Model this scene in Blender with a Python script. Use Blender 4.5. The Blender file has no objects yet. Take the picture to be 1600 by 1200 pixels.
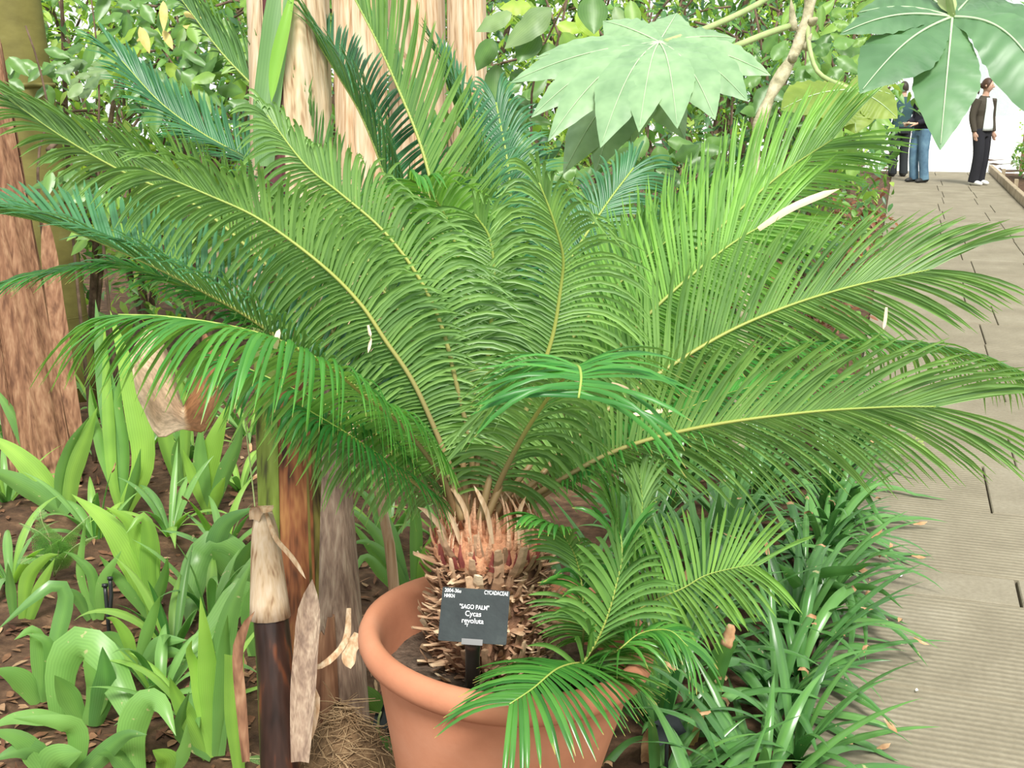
import bpy, math, random
import numpy as np
from mathutils import Vector, Matrix, Quaternion
random.seed(7)
RND = random.Random(11)
sc = bpy.context.scene
COL = sc.collection

# ------------------------------------------------------------------ camera
CAM_H = 1.6; FPX = 1800.0; PITCH = math.radians(14.34); YAW = math.radians(18.3)
cam_d = bpy.data.cameras.new('camera'); cam = bpy.data.objects.new('camera', cam_d); COL.objects.link(cam)
cam_d.sensor_width = 36.0; cam_d.lens = FPX / 1600.0 * 36.0; cam_d.clip_end = 200
cam.location = (0, 0, CAM_H); cam.rotation_euler = (math.pi / 2 - PITCH, 0, YAW)
sc.camera = cam
# ------------------------------------------------------------------ overcast daylight through the glass roof, plus an added front sun
w = bpy.data.worlds.new('overcast_sky'); sc.world = w; w.use_nodes = True
wn = w.node_tree.nodes['Background']; wn.inputs[0].default_value = (0.97, 1.0, 0.98, 1); wn.inputs[1].default_value = 0.9
sun_d = bpy.data.lights.new('added_front_sun', 'SUN'); sun = bpy.data.objects.new('added_front_sun', sun_d); COL.objects.link(sun)
sun_d.energy = 3.7; sun_d.angle = math.radians(15); sun_d.color = (1.0, 0.97, 0.9)
sun.rotation_euler = (math.radians(40), 0, math.radians(25))      # high behind the camera, added to light the fronts in place of a flash
sc.view_settings.view_transform = 'Standard'; sc.view_settings.look = 'None'
sc.view_settings.exposure = 0.45; sc.view_settings.gamma = 1.0
sc.view_settings.use_curve_mapping = False
sc.cycles.use_denoising = True
sc.cycles.max_bounces = 8; sc.cycles.transmission_bounces = 6; sc.cycles.transparent_max_bounces = 6

# ------------------------------------------------------------------ helpers
FWH = Vector((-math.sin(YAW), math.cos(YAW), 0)); RT = Vector((math.cos(YAW), math.sin(YAW), 0)); UPZ = Vector((0, 0, 1))
FW = FWH * math.cos(PITCH) - UPZ * math.sin(PITCH); CUP = FWH * math.sin(PITCH) + UPZ * math.cos(PITCH)
EYE = Vector((0, 0, CAM_H))
def ray(px, py): return FW + RT * ((px - 800) / FPX) + CUP * (-(py - 600) / FPX)
def U(px, py, d): return EYE + ray(px, py) * d
def G(px, py, z=0.0):
    r = ray(px, py); return EYE + r * ((z - CAM_H) / r.z)
def depth(p): return (p - EYE).dot(FW)

ORIG = {}
def tag(o, label=None, cat=None, group=None, kind=None):
    if label: o['label'] = label
    if cat: o['category'] = cat
    if group: o['group'] = group
    if kind: o['kind'] = kind
    return o
def thing(name, label, cat, loc=(0, 0, 0), group=None, kind=None):
    o = bpy.data.objects.new(name, None); COL.objects.link(o); o.location = loc; o.empty_display_size = 0.05
    ORIG[o.name] = Vector(loc); return tag(o, label, cat, group, kind)
class MB:
    """collects world-space geometry"""
    def __init__(s): s.v = []; s.f = []; s.t = []; s.m = []; s.c = []
    def add(s, verts, faces, t=0.5, mi=0, c=None):
        b = len(s.v); s.v.extend(verts); s.c.extend(c if c else [0.0] * len(verts))
        s.t.extend(t if isinstance(t, list) else [t] * len(verts))
        s.f.extend([tuple(i + b for i in f) for f in faces]); s.m.extend([mi] * len(faces))
    def build(s, name, mat, parent=None, smooth=True, kind=None, loc=None):
        o_ = ORIG[parent.name] if parent else (Vector(loc) if loc is not None else Vector((0, 0, 0)))
        me = bpy.data.meshes.new(name)
        me.from_pydata([(p[0] - o_.x, p[1] - o_.y, p[2] - o_.z) for p in s.v], [], s.f)
        for mm in (mat if isinstance(mat, (list, tuple)) else [mat]): me.materials.append(mm)
        if isinstance(mat, (list, tuple)): me.polygons.foreach_set('material_index', s.m)
        a = me.attributes.new('tint', 'FLOAT', 'POINT'); a.data.foreach_set('value', s.t)
        if any(s.c): a = me.attributes.new('cross', 'FLOAT', 'POINT'); a.data.foreach_set('value', s.c)
        if smooth: me.polygons.foreach_set('use_smooth', [True] * len(me.polygons))
        me.update()
        o = bpy.data.objects.new(name, me); COL.objects.link(o)
        if parent: o.parent = parent
        else: o.location = o_
        ORIG[o.name] = o_
        if kind: o['kind'] = kind
        return o
def place(name, me, parent, M, kind=None):
    """an object that shares mesh data, at world matrix M, child of a root whose parts sit unrotated"""
    o = bpy.data.objects.new(name, me); COL.objects.link(o); o.parent = parent
    o_ = ORIG[parent.name]; o.matrix_local = Matrix.Translation(-o_) @ M
    ORIG[o.name] = o_
    return o
def catmull(P, n):
    P = [Vector(p) for p in P]
    Q = [P[0] * 2 - P[1]] + P + [P[-1] * 2 - P[-2]]
    out = []; m = len(P) - 1
    for i in range(n + 1):
        u = i / n * m; k = min(int(u), m - 1); u -= k
        a, b, c, d = Q[k], Q[k + 1], Q[k + 2], Q[k + 3]
        out.append(0.5 * ((2 * b) + (c - a) * u + (2 * a - 5 * b + 4 * c - d) * u * u + (3 * b - a - 3 * c + d) * u ** 3))
    return out
def resample(P, n):
    L = [0.0]
    for a, b in zip(P, P[1:]): L.append(L[-1] + (b - a).length)
    out = []; k = 0
    for i in range(n + 1):
        s = L[-1] * i / n
        while k < len(P) - 2 and L[k + 1] < s: k += 1
        d = L[k + 1] - L[k]; u = (s - L[k]) / d if d > 1e-9 else 0
        out.append(P[k].lerp(P[k + 1], u))
    return out
def tangents(P):
    n = len(P); return [((P[min(i + 1, n - 1)] - P[max(i - 1, 0)]).normalized()) for i in range(n)]
def perp(t):
    r = t.cross(UPZ)
    if r.length < 1e-3: r = t.cross(Vector((1, 0, 0)))
    return r.normalized()
def tube(mb, P, R, k=8, t=0.5, mi=0, flat=1.0, side0=None, cap=True):
    T = tangents(P); n = len(P); vs = []; ts = []
    s = side0 if side0 is not None else perp(T[0])
    for i in range(n):
        s = (s - T[i] * s.dot(T[i]))
        s = s.normalized() if s.length > 1e-6 else perp(T[i])
        u = T[i].cross(s); r = R[i] if isinstance(R, (list, tuple)) else R
        for j in range(k):
            a = 2 * math.pi * j / k
            vs.append(P[i] + s * (math.cos(a) * r) + u * (math.sin(a) * r * flat))
            ts.append(t[i] if isinstance(t, list) else t)
    fs = [(i * k + j, i * k + (j + 1) % k, (i + 1) * k + (j + 1) % k, (i + 1) * k + j) for i in range(n - 1) for j in range(k)]
    if cap: fs += [tuple(range(k - 1, -1, -1)), tuple((n - 1) * k + j for j in range(k))]
    mb.add(vs, fs, ts, mi)
def lathe(mb, prof, c, k=48, t=0.5, M=None, wob=None):
    vs = []
    for r, z in prof:
        for j in range(k):
            a = 2 * math.pi * j / k; rr = r * (1 + (wob(a, z) if wob else 0))
            p = Vector((rr * math.cos(a), rr * math.sin(a), z)); vs.append((M @ p) if M else p + Vector(c))
    n = len(prof)
    mb.add(vs, [(i * k + j, i * k + (j + 1) % k, (i + 1) * k + (j + 1) % k, (i + 1) * k + j) for i in range(n - 1) for j in range(k)], t)
def box(mb, lo, hi, t=0.5, bev=0.0, M=None):
    x0, y0, z0 = lo; x1, y1, z1 = hi
    if bev <= 0:
        vs = [Vector(p) for p in ((x0, y0, z0), (x1, y0, z0), (x1, y1, z0), (x0, y1, z0), (x0, y0, z1), (x1, y0, z1), (x1, y1, z1), (x0, y1, z1))]
        fs = [(0, 3, 2, 1), (4, 5, 6, 7), (0, 1, 5, 4), (1, 2, 6, 5), (2, 3, 7, 6), (3, 0, 4, 7)]
    else:
        b = bev
        vs = [Vector(p) for p in ((x0, y0, z0), (x1, y0, z0), (x1, y1, z0), (x0, y1, z0), (x0, y0, z1 - b), (x1, y0, z1 - b), (x1, y1, z1 - b), (x0, y1, z1 - b),
                                  (x0 + b, y0 + b, z1), (x1 - b, y0 + b, z1), (x1 - b, y1 - b, z1), (x0 + b, y1 - b, z1))]
        fs = [(0, 3, 2, 1), (8, 9, 10, 11)]
        for i in range(4):
            j = (i + 1) % 4; fs += [(i, j, j + 4, i + 4), (i + 4, j + 4, j + 8, i + 8)]
    if M: vs = [M @ p for p in vs]
    mb.add(vs, fs, t)
def wprof_strap(s):      # strap leaf: narrow foot, full middle, pointed end
    a = 0.55 + 0.45 * min(1, s / 0.45) ** 0.8
    return a * (1 - max(0, (s - 0.42) / 0.58) ** 1.5) + 0.004
def wprof_cut(s): return 0.6 + 0.4 * min(1, s / 0.5)
def wprof_lance(s): return math.sin(math.pi * min(1, max(0, s)) ** 0.8) ** 0.9 + 0.01
def wprof_arch(s): return (0.7 + 0.3 * min(1, s / 0.3)) * (1 - max(0, (s - 0.7) / 0.3) ** 2.5) + 0.01
def strap(mb, P, W, sides, fold=0.25, prof=wprof_strap, t=0.5, mi=0, wave=0.0, ph=0.0):
    """leaf blade along P; sides: side vector(s); fold lifts the margins into a channel"""
    T = tangents(P); n = len(P); vs = []; fs = []
    for i in range(n):
        s = i / (n - 1); sd = sides[i] if isinstance(sides, list) else sides
        sd = sd - T[i] * sd.dot(T[i]); sd = sd.normalized() if sd.length > 1e-6 else perp(T[i])
        nr = sd.cross(T[i]); hw = W * 0.5 * prof(s)
        wv = wave * hw * math.sin(s * 17 + ph)
        vs += [P[i] - sd * hw + nr * (hw * fold + wv), P[i] - sd * (hw * 0.5) + nr * (hw * fold * 0.32), P[i] + nr * 0,
               P[i] + sd * (hw * 0.5) + nr * (hw * fold * 0.32), P[i] + sd * hw + nr * (hw * fold - wv)]
    for i in range(n - 1):
        for j in range(4): fs.append((i * 5 + j, i * 5 + j + 1, i * 5 + j + 6, i * 5 + j + 5))
    mb.add(vs, fs, [t, t, min(1.0, t + .35), t, t] * n, mi, [-1.0, -.5, 0.0, .5, 1.0] * n)

# ------------------------------------------------------------------ materials
def newmat(name):
    m = bpy.data.materials.new(name); m.use_nodes = True; nt = m.node_tree
    for n in list(nt.nodes): nt.nodes.remove(n)
    out = nt.nodes.new('ShaderNodeOutputMaterial'); return m, nt, out
def nd(nt, typ, **kw):
    n = nt.nodes.new(typ)
    for k, v in kw.items(): setattr(n, k, v)
    return n
def mixc(nt, fac, a, b, blend='MIX'):
    n = nd(nt, 'ShaderNodeMix', data_type='RGBA', blend_type=blend)
    for sock, v in ((0, fac), (6, a), (7, b)):
        if hasattr(v, 'is_linked'): nt.links.new(v, n.inputs[sock])
        elif sock == 0: n.inputs[0].default_value = v
        else: n.inputs[sock].default_value = (*v, 1)
    return n.outputs[2]
def noise(nt, scale, detail=3, rough=0.55, stretch=None, coord='Object'):
    tc = nd(nt, 'ShaderNodeTexCoord'); src = tc.outputs[coord]
    if stretch:
        mp = nd(nt, 'ShaderNodeMapping'); mp.inputs['Scale'].default_value = stretch; nt.links.new(src, mp.inputs[0]); src = mp.outputs[0]
    n = nd(nt, 'ShaderNodeTexNoise'); n.inputs['Scale'].default_value = scale; n.inputs['Detail'].default_value = detail; n.inputs['Roughness'].default_value = rough
    nt.links.new(src, n.inputs['Vector']); return n.outputs['Fac']
def ramp(nt, src, stops):
    r = nd(nt, 'ShaderNodeValToRGB'); e = r.color_ramp.elements
    while len(e) < len(stops): e.new(0.5)
    for el, (p, c) in zip(e, stops): el.position = p; el.color = (*c, 1)
    nt.links.new(src, r.inputs[0]); return r.outputs[0]
def attr(nt, name='tint'):
    a = nd(nt, 'ShaderNodeAttribute', attribute_name=name); return a.outputs['Fac']
def leafmat(name, a, b, back=None, rough=0.38, trans=0.35, spec=0.5, nscale=9, tipc=None, spots=False):
    """leaf: tint 0..1 runs from a to b; back = paler underside; light passes through"""
    m, nt, out = newmat(name)
    col = ramp(nt, attr(nt), [(0.0, a), (0.9, b)] if tipc is None else [(0.0, a), (0.85, b), (0.93, tipc)])
    if back is not None:
        g = nd(nt, 'ShaderNodeNewGeometry'); bk = mixc(nt, 1.0, back, ramp(nt, attr(nt), [(0.0, (0.72, 0.76, 0.8)), (0.8, (1.15, 1.12, 1.0))]), 'MULTIPLY'); col = mixc(nt, g.outputs['Backfacing'], col, bk)
    nz = noise(nt, nscale, 2); col = mixc(nt, 1.0, col, ramp(nt, nz, [(0.3, (0.72, 0.78, 0.72)), (0.7, (1.12, 1.1, 1.06))]), 'MULTIPLY')
    mu = nd(nt, 'ShaderNodeMath', operation='MULTIPLY'); nt.links.new(attr(nt, 'cross'), mu.inputs[0]); mu.inputs[1].default_value = 34.0     # parallel veins
    sn = nd(nt, 'ShaderNodeMath', operation='SINE'); nt.links.new(mu.outputs[0], sn.inputs[0])
    ma = nd(nt, 'ShaderNodeMath', operation='MULTIPLY_ADD'); nt.links.new(sn.outputs[0], ma.inputs[0]); ma.inputs[1].default_value = 0.5; ma.inputs[2].default_value = 0.5
    col = mixc(nt, 1.0, col, ramp(nt, ma.outputs[0], [(0.0, (0.93, 0.94, 0.92)), (0.5, (1, 1, 1)), (1.0, (1.06, 1.05, 1.05))]), 'MULTIPLY')
    if spots:
        col = mixc(nt, ramp(nt, noise(nt, 45, 2, 0.5), [(0.70, (0, 0, 0)), (0.74, (0.75, 0.75, 0.75))]), col, (0.55, 0.50, 0.25))
    p = nd(nt, 'ShaderNodeBsdfPrincipled'); nt.links.new(col, p.inputs['Base Color'])
    p.inputs['Roughness'].default_value = rough; p.inputs['Specular IOR Level'].default_value = spec
    tr = nd(nt, 'ShaderNodeBsdfTranslucent')
    tcol = mixc(nt, 1.0, col, (1.25, 1.3, 0.7), 'MULTIPLY'); nt.links.new(tcol, tr.inputs[0])
    mx = nd(nt, 'ShaderNodeMixShader'); mx.inputs[0].default_value = trans
    nt.links.new(p.outputs[0], mx.inputs[1]); nt.links.new(tr.outputs[0], mx.inputs[2]); nt.links.new(mx.outputs[0], out.inputs[0])
    return m
def surf(name, stops, scale=8, rough=0.75, stretch=None, bump=0.0, bscale=None, spec=0.3, detail=5, use_tint=False, coord='Object'):
    m, nt, out = newmat(name)
    src = attr(nt) if use_tint else noise(nt, scale, detail, 0.6, stretch, coord)
    col = ramp(nt, src, stops)
    if use_tint:
        col = mixc(nt, 1.0, col, ramp(nt, noise(nt, scale, detail, 0.6, stretch, coord), [(0.3, (0.6, 0.58, 0.55)), (0.7, (1.15, 1.15, 1.15))]), 'MULTIPLY')
    p = nd(nt, 'ShaderNodeBsdfPrincipled'); nt.links.new(col, p.inputs['Base Color'])
    p.inputs['Roughness'].default_value = rough; p.inputs['Specular IOR Level'].default_value = spec
    if bump:
        b = nd(nt, 'ShaderNodeBump'); b.inputs['Strength'].default_value = bump; b.inputs['Distance'].default_value = 0.01
        nt.links.new(noise(nt, bscale or scale * 2, 1 if stretch else 4, 0.6, stretch, coord), b.inputs['Height']); nt.links.new(b.outputs[0], p.inputs['Normal'])
    nt.links.new(p.outputs[0], out.inputs[0]); return m
M = {}
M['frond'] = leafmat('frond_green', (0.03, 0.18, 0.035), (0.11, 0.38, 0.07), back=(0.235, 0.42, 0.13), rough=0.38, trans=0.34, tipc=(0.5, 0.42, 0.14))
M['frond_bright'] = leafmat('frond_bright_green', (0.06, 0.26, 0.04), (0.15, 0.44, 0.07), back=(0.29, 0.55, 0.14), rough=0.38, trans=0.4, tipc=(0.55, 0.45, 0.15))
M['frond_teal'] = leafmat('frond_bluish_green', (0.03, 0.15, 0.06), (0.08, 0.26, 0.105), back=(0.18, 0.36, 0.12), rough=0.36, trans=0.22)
M['pup'] = leafmat('offset_frond_green', (0.035, 0.16, 0.028), (0.10, 0.30, 0.05), back=(0.17, 0.36, 0.09), rough=0.26, trans=0.25, tipc=(0.5, 0.42, 0.12))
M['dry_leaflet'] = surf('dry_leaflet', [(0.3, (0.75, 0.55, 0.36)), (0.7, (0.85, 0.68, 0.5))], 30, 0.7)
def rachis_mat():
    m, nt, out = newmat('rachis')
    col = ramp(nt, attr(nt), [(0.0, (0.36, 0.20, 0.10)), (0.22, (0.30, 0.25, 0.10)), (0.5, (0.34, 0.36, 0.08)), (1.0, (0.30, 0.42, 0.08))])
    p = nd(nt, 'ShaderNodeBsdfPrincipled'); nt.links.new(col, p.inputs['Base Color']); p.inputs['Roughness'].default_value = 0.5
    nt.links.new(p.outputs[0], out.inputs[0]); return m
M['rachis'] = rachis_mat()
M['terracotta'] = surf('terracotta', [(0.25, (0.45, 0.18, 0.10)), (0.5, (0.54, 0.23, 0.13)), (0.8, (0.60, 0.29, 0.18))], 5, 0.8, bump=0.06, bscale=60, spec=0.2)
M['pot_soil'] = surf('pot_soil', [(0.3, (0.05, 0.035, 0.025)), (0.6, (0.15, 0.105, 0.075)), (0.8, (0.26, 0.20, 0.15))], 45, 0.95, bump=1.0, bscale=60)
M['soil'] = surf('bed_soil', [(0.3, (0.035, 0.018, 0.010)), (0.55, (0.10, 0.055, 0.03)), (0.8, (0.24, 0.14, 0.08))], 14, 0.95, bump=1.0, bscale=30)
M['caudex'] = surf('caudex_core', [(0.3, (0.09, 0.045, 0.028)), (0.7, (0.26, 0.14, 0.08))], 30, 0.9, bump=0.8)
M['scale'] = surf('leaf_base', [(0.0, (0.28, 0.14, 0.085)), (0.45, (0.50, 0.31, 0.19)), (0.75, (0.66, 0.47, 0.30)), (1.0, (0.80, 0.65, 0.45))], 60, 0.85, use_tint=True)
M['fuzz'] = surf('crown_wool', [(0.0, (0.62, 0.24, 0.11)), (0.5, (0.78, 0.42, 0.25)), (1.0, (0.86, 0.64, 0.44))], 70, 0.95, use_tint=True, bump=0.5)
M['purple'] = surf('purple_scale', [(0.3, (0.14, 0.03, 0.03)), (0.7, (0.30, 0.08, 0.06))], 50, 0.6)
M['black_plastic'] = surf('black_plastic', [(0.3, (0.016, 0.018, 0.02)), (0.7, (0.026, 0.028, 0.03))], 20, 0.35, spec=0.5)
M['label_plate'] = surf('label_plate', [(0.3, (0.014, 0.020, 0.022)), (0.6, (0.022, 0.031, 0.032)), (0.8, (0.036, 0.046, 0.045))], 30, 0.5, bump=0.12, bscale=18, spec=0.15)
M['white_print'] = surf('white_print', [(0.3, (0.85, 0.87, 0.87)), (0.7, (0.9, 0.9, 0.9))], 5, 0.6)
M['strap_bright'] = leafmat('strap_leaf_bright', (0.13, 0.34, 0.045), (0.30, 0.56, 0.10), back=(0.32, 0.56, 0.12), rough=0.36, trans=0.38, nscale=5)
M['strap_mid'] = leafmat('strap_leaf_mid', (0.06, 0.21, 0.05), (0.17, 0.40, 0.11), back=(0.20, 0.40, 0.12), rough=0.34, trans=0.3, nscale=5, spots=True)
M['strap_pale'] = leafmat('strap_leaf_pale', (0.16, 0.32, 0.15), (0.26, 0.44, 0.20), back=(0.2, 0.4, 0.14), rough=0.3, trans=0.3, nscale=5)
M['clivia'] = leafmat('clivia_leaf', (0.013, 0.065, 0.02), (0.05, 0.175, 0.05), back=(0.09, 0.24, 0.07), rough=0.25, trans=0.2, nscale=6, spots=True)
M['clivia_light'] = leafmat('clivia_leaf_light', (0.06, 0.20, 0.065), (0.14, 0.31, 0.11), back=(0.14, 0.33, 0.10), rough=0.25, trans=0.25, nscale=6)
M['dead_tip'] = surf('dead_leaf', [(0.3, (0.32, 0.15, 0.07)), (0.55, (0.52, 0.32, 0.17)), (0.75, (0.68, 0.52, 0.34))], 25, 0.85)
M['yellow_dead'] = surf('yellow_dead_leaf', [(0.3, (0.55, 0.43, 0.12)), (0.7, (0.68, 0.56, 0.24))], 25, 0.8)
M['tan_sheath'] = surf('dry_tan_sheath', [(0.3, (0.42, 0.24, 0.12)), (0.5, (0.60, 0.42, 0.26)), (0.7, (0.74, 0.58, 0.40))], 7, 0.8, stretch=(12, 12, 0.3), detail=2, bump=0.25)
M['cream_sheath'] = surf('dry_cream_sheath', [(0.28, (0.30, 0.17, 0.09)), (0.44, (0.60, 0.44, 0.28)), (0.7, (0.72, 0.58, 0.43))], 6, 0.75, stretch=(12, 12, 0.25), detail=2, bump=0.2)
M['brown_sheath'] = surf('brown_sheath', [(0.3, (0.05, 0.02, 0.012)), (0.5, (0.30, 0.11, 0.045)), (0.7, (0.46, 0.22, 0.08))], 9, 0.6, stretch=(5, 5, 0.6), detail=2, bump=0.25)
M['redwood_sheath'] = surf('reddish_dry_sheath', [(0.3, (0.12, 0.055, 0.03)), (0.5, (0.24, 0.12, 0.065)), (0.72, (0.36, 0.21, 0.12))], 8, 0.8, stretch=(7, 7, 0.12), detail=2, bump=0.35)
M['grey_sheath'] = surf('grey_brown_fibre', [(0.3, (0.20, 0.135, 0.10)), (0.5, (0.33, 0.235, 0.17)), (0.7, (0.46, 0.355, 0.26))], 9, 0.85, stretch=(9, 9, 0.15), detail=2, bump=0.6)
M['green_sheath'] = surf('green_sheath', [(0.3, (0.055, 0.06, 0.015)), (0.42, (0.17, 0.24, 0.03)), (0.7, (0.26, 0.36, 0.06))], 11, 0.5, stretch=(3, 3, 0.8), detail=2, bump=0.1, spec=0.45)
M['olive_sheath'] = surf('olive_sheath', [(0.3, (0.06, 0.04, 0.015)), (0.5, (0.20, 0.18, 0.04)), (0.7, (0.30, 0.24, 0.07))], 11, 0.55, stretch=(4, 4, 0.6), detail=2, bump=0.15)
M['dark_sheath'] = surf('blackened_sheath', [(0.3, (0.018, 0.010, 0.008)), (0.55, (0.045, 0.022, 0.016)), (0.68, (0.16, 0.05, 0.02)), (0.85, (0.30, 0.12, 0.04))], 8, 0.35, stretch=(4, 4, 0.5), detail=2, bump=0.15, spec=0.55)
M['maroon_sheath'] = surf('maroon_sheath', [(0.3, (0.05, 0.012, 0.02)), (0.6, (0.15, 0.05, 0.055)), (0.75, (0.45, 0.30, 0.22))], 10, 0.6, stretch=(5, 5, 0.6), detail=2, bump=0.2)
M['fibre'] = surf('dry_fibre', [(0.3, (0.26, 0.16, 0.08)), (0.7, (0.52, 0.38, 0.22))], 20, 0.9)
M['fibre_base'] = surf('fibrous_root_mass', [(0.3, (0.06, 0.035, 0.018)), (0.6, (0.20, 0.125, 0.065)), (0.8, (0.36, 0.25, 0.14))], 30, 0.95, bump=1.0, bscale=45)
M['olive_bark'] = surf('olive_smooth_bark', [(0.3, (0.13, 0.115, 0.03)), (0.6, (0.20, 0.18, 0.05)), (0.8, (0.25, 0.24, 0.09))], 5, 0.6, stretch=(1, 1, 2), bump=0.05)
M['bark'] = surf('twig_bark', [(0.3, (0.07, 0.045, 0.03)), (0.7, (0.22, 0.15, 0.10))], 20, 0.85, bump=0.4)
M['pale_bark'] = surf('pale_scarred_stem', [(0.3, (0.26, 0.24, 0.14)), (0.5, (0.48, 0.44, 0.28)), (0.75, (0.68, 0.62, 0.46))], 25, 0.7, bump=0.4)
M['petiole'] = surf('pale_green_petiole', [(0.3, (0.30, 0.40, 0.15)), (0.7, (0.42, 0.50, 0.22))], 20, 0.55)
M['rice_leaf'] = leafmat('felted_broad_leaf', (0.24, 0.40, 0.22), (0.32, 0.50, 0.28), back=(0.3, 0.42, 0.14), rough=0.42, trans=0.22, nscale=14)
M['rice_leaf_deep'] = leafmat('deep_green_broad_leaf', (0.10, 0.22, 0.105), (0.14, 0.28, 0.135), back=(0.2, 0.36, 0.1), rough=0.42, trans=0.22, nscale=14)
M['rice_leaf_yellow'] = leafmat('yellowish_broad_leaf', (0.26, 0.38, 0.07), (0.36, 0.46, 0.10), back=(0.30, 0.42, 0.08), rough=0.5, trans=0.4, nscale=10)
M['vein'] = surf('pale_vein', [(0.3, (0.42, 0.58, 0.34)), (0.7, (0.50, 0.64, 0.40))], 20, 0.6)
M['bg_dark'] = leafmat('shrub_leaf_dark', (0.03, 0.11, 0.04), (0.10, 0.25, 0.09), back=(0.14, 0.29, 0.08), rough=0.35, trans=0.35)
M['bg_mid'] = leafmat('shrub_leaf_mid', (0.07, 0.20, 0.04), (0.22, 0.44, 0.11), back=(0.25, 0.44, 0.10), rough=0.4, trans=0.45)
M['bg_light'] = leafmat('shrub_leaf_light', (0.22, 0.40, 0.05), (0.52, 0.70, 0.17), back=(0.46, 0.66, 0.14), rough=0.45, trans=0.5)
M['bg_grey'] = leafmat('shrub_leaf_greygreen', (0.16, 0.27, 0.16), (0.30, 0.42, 0.27), back=(0.22, 0.34, 0.16), rough=0.45, trans=0.3)
M['bg_red'] = leafmat('shrub_leaf_red', (0.16, 0.05, 0.03), (0.34, 0.14, 0.07), back=(0.3, 0.12, 0.06), rough=0.5, trans=0.3)
M['bg_white'] = leafmat('shrub_leaf_variegated', (0.25, 0.42, 0.2), (0.75, 0.8, 0.68), back=(0.6, 0.7, 0.5), rough=0.45, trans=0.3)
M['fern'] = leafmat('fern_green', (0.16, 0.36, 0.11), (0.32, 0.56, 0.22), back=(0.28, 0.5, 0.18), rough=0.5, trans=0.4)
M['timber'] = surf('weathered_timber', [(0.3, (0.25, 0.19, 0.12)), (0.7, (0.45, 0.37, 0.26))], 6, 0.85, bump=0.3)
M['white_paint'] = surf('white_paint', [(0.3, (0.86, 0.87, 0.86)), (0.7, (0.92, 0.92, 0.91))], 3, 0.6)
M['glare_floor'] = surf('glare_whitened_paving', [(0.3, (0.80, 0.79, 0.77)), (0.7, (0.88, 0.87, 0.86))], 3, 0.7)  # overexposing daylight at the path's end put into a near-white colour
M['kerb_joint'] = surf('path_bed', [(0.3, (0.10, 0.09, 0.07)), (0.7, (0.20, 0.18, 0.14))], 20, 0.95)
def slab_mat(name, ribbed):
    m, nt, out = newmat(name)
    n1 = noise(nt, 2.2, 4, 0.6); col = ramp(nt, n1, [(0.3, (0.215, 0.188, 0.135)), (0.55, (0.265, 0.235, 0.172)), (0.75, (0.315, 0.285, 0.22))])
    n2 = noise(nt, 60, 3); col = mixc(nt, 0.6, col, ramp(nt, n2, [(0.3, (0.82, 0.8, 0.77)), (0.7, (1.1, 1.1, 1.1))]), 'MULTIPLY')
    p = nd(nt, 'ShaderNodeBsdfPrincipled'); p.inputs['Roughness'].default_value = 0.8; p.inputs['Specular IOR Level'].default_value = 0.3
    b = nd(nt, 'ShaderNodeBump'); b.inputs['Distance'].default_value = 0.005; b.inputs['Strength'].default_value = 0.5
    if ribbed:
        tc = nd(nt, 'ShaderNodeTexCoord'); wv = nd(nt, 'ShaderNodeTexWave', wave_type='BANDS', bands_direction='Y', wave_profile='SIN')
        wv.inputs['Scale'].default_value = 11.5; wv.inputs['Distortion'].default_value = 0.5; wv.inputs['Detail'].default_value = 1
        nt.links.new(tc.outputs['Object'], wv.inputs[0]); nt.links.new(wv.outputs['Fac'], b.inputs['Height'])
        # rib crests lighter and grooves darker, in blocks
        ck = noise(nt, 9, 1, 0.5, (1, 0.45, 1)); cr = nd(nt, 'ShaderNodeMath', operation='MULTIPLY'); nt.links.new(wv.outputs['Fac'], cr.inputs[0]); nt.links.new(ck, cr.inputs[1])
        col = mixc(nt, cr.outputs[0], mixc(nt, 1.0, col, (0.86, 0.85, 0.82), 'MULTIPLY'), mixc(nt, 1.0, col, (1.3, 1.3, 1.3), 'MULTIPLY'))
    else:
        nt.links.new(n2, b.inputs['Height'])
    nt.links.new(col, p.inputs['Base Color']); nt.links.new(b.outputs[0], p.inputs['Normal']); nt.links.new(p.outputs[0], out.inputs[0]); return m
M['slab_ribbed'] = slab_mat('ribbed_stone', True); M['slab_smooth'] = slab_mat('smooth_stone', False)
def glass_mat():
    m, nt, out = newmat('greenhouse_glass'); g = nd(nt, 'ShaderNodeBsdfGlossy'); g.inputs['Roughness'].default_value = 0.02
    t = nd(nt, 'ShaderNodeBsdfTransparent'); t.inputs[0].default_value = (0.95, 0.98, 0.97, 1)
    mx = nd(nt, 'ShaderNodeMixShader'); mx.inputs[0].default_value = 0.08
    nt.links.new(t.outputs[0], mx.inputs[1]); nt.links.new(g.outputs[0], mx.inputs[2]); nt.links.new(mx.outputs[0], out.inputs[0]); return m
M['glass'] = glass_mat()
def plain(name, c, rough=0.7): return surf(name, [(0.3, tuple(x * 0.88 for x in c)), (0.7, c)], 12, rough)

# ================================================================== SETTING
def soil_z(x, y):
    if -0.16 < x < 1.73: return -0.07
    return 0.012 * math.sin(x * 5.1 + y * 3.3) + 0.012 * math.sin(x * 11 - y * 7.7) - 0.01
mb = MB(); xs = []; x = -16.0
while x < 12.0: xs.append(x); x += 0.12 if -4 < x < 2 else 0.6
ys = []; y = -1.5
while y < 46: ys.append(y); y += 0.12 if y < 5.5 else 0.8
mb.add([Vector((a, b, soil_z(a, b))) for b in ys for a in xs],
       [(j * len(xs) + i, j * len(xs) + i + 1, (j + 1) * len(xs) + i + 1, (j + 1) * len(xs) + i) for j in range(len(ys) - 1) for i in range(len(xs) - 1)])
tag(mb.build('floor', M['soil']), 'dark brown planted soil of the glasshouse beds', kind='structure')

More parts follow.
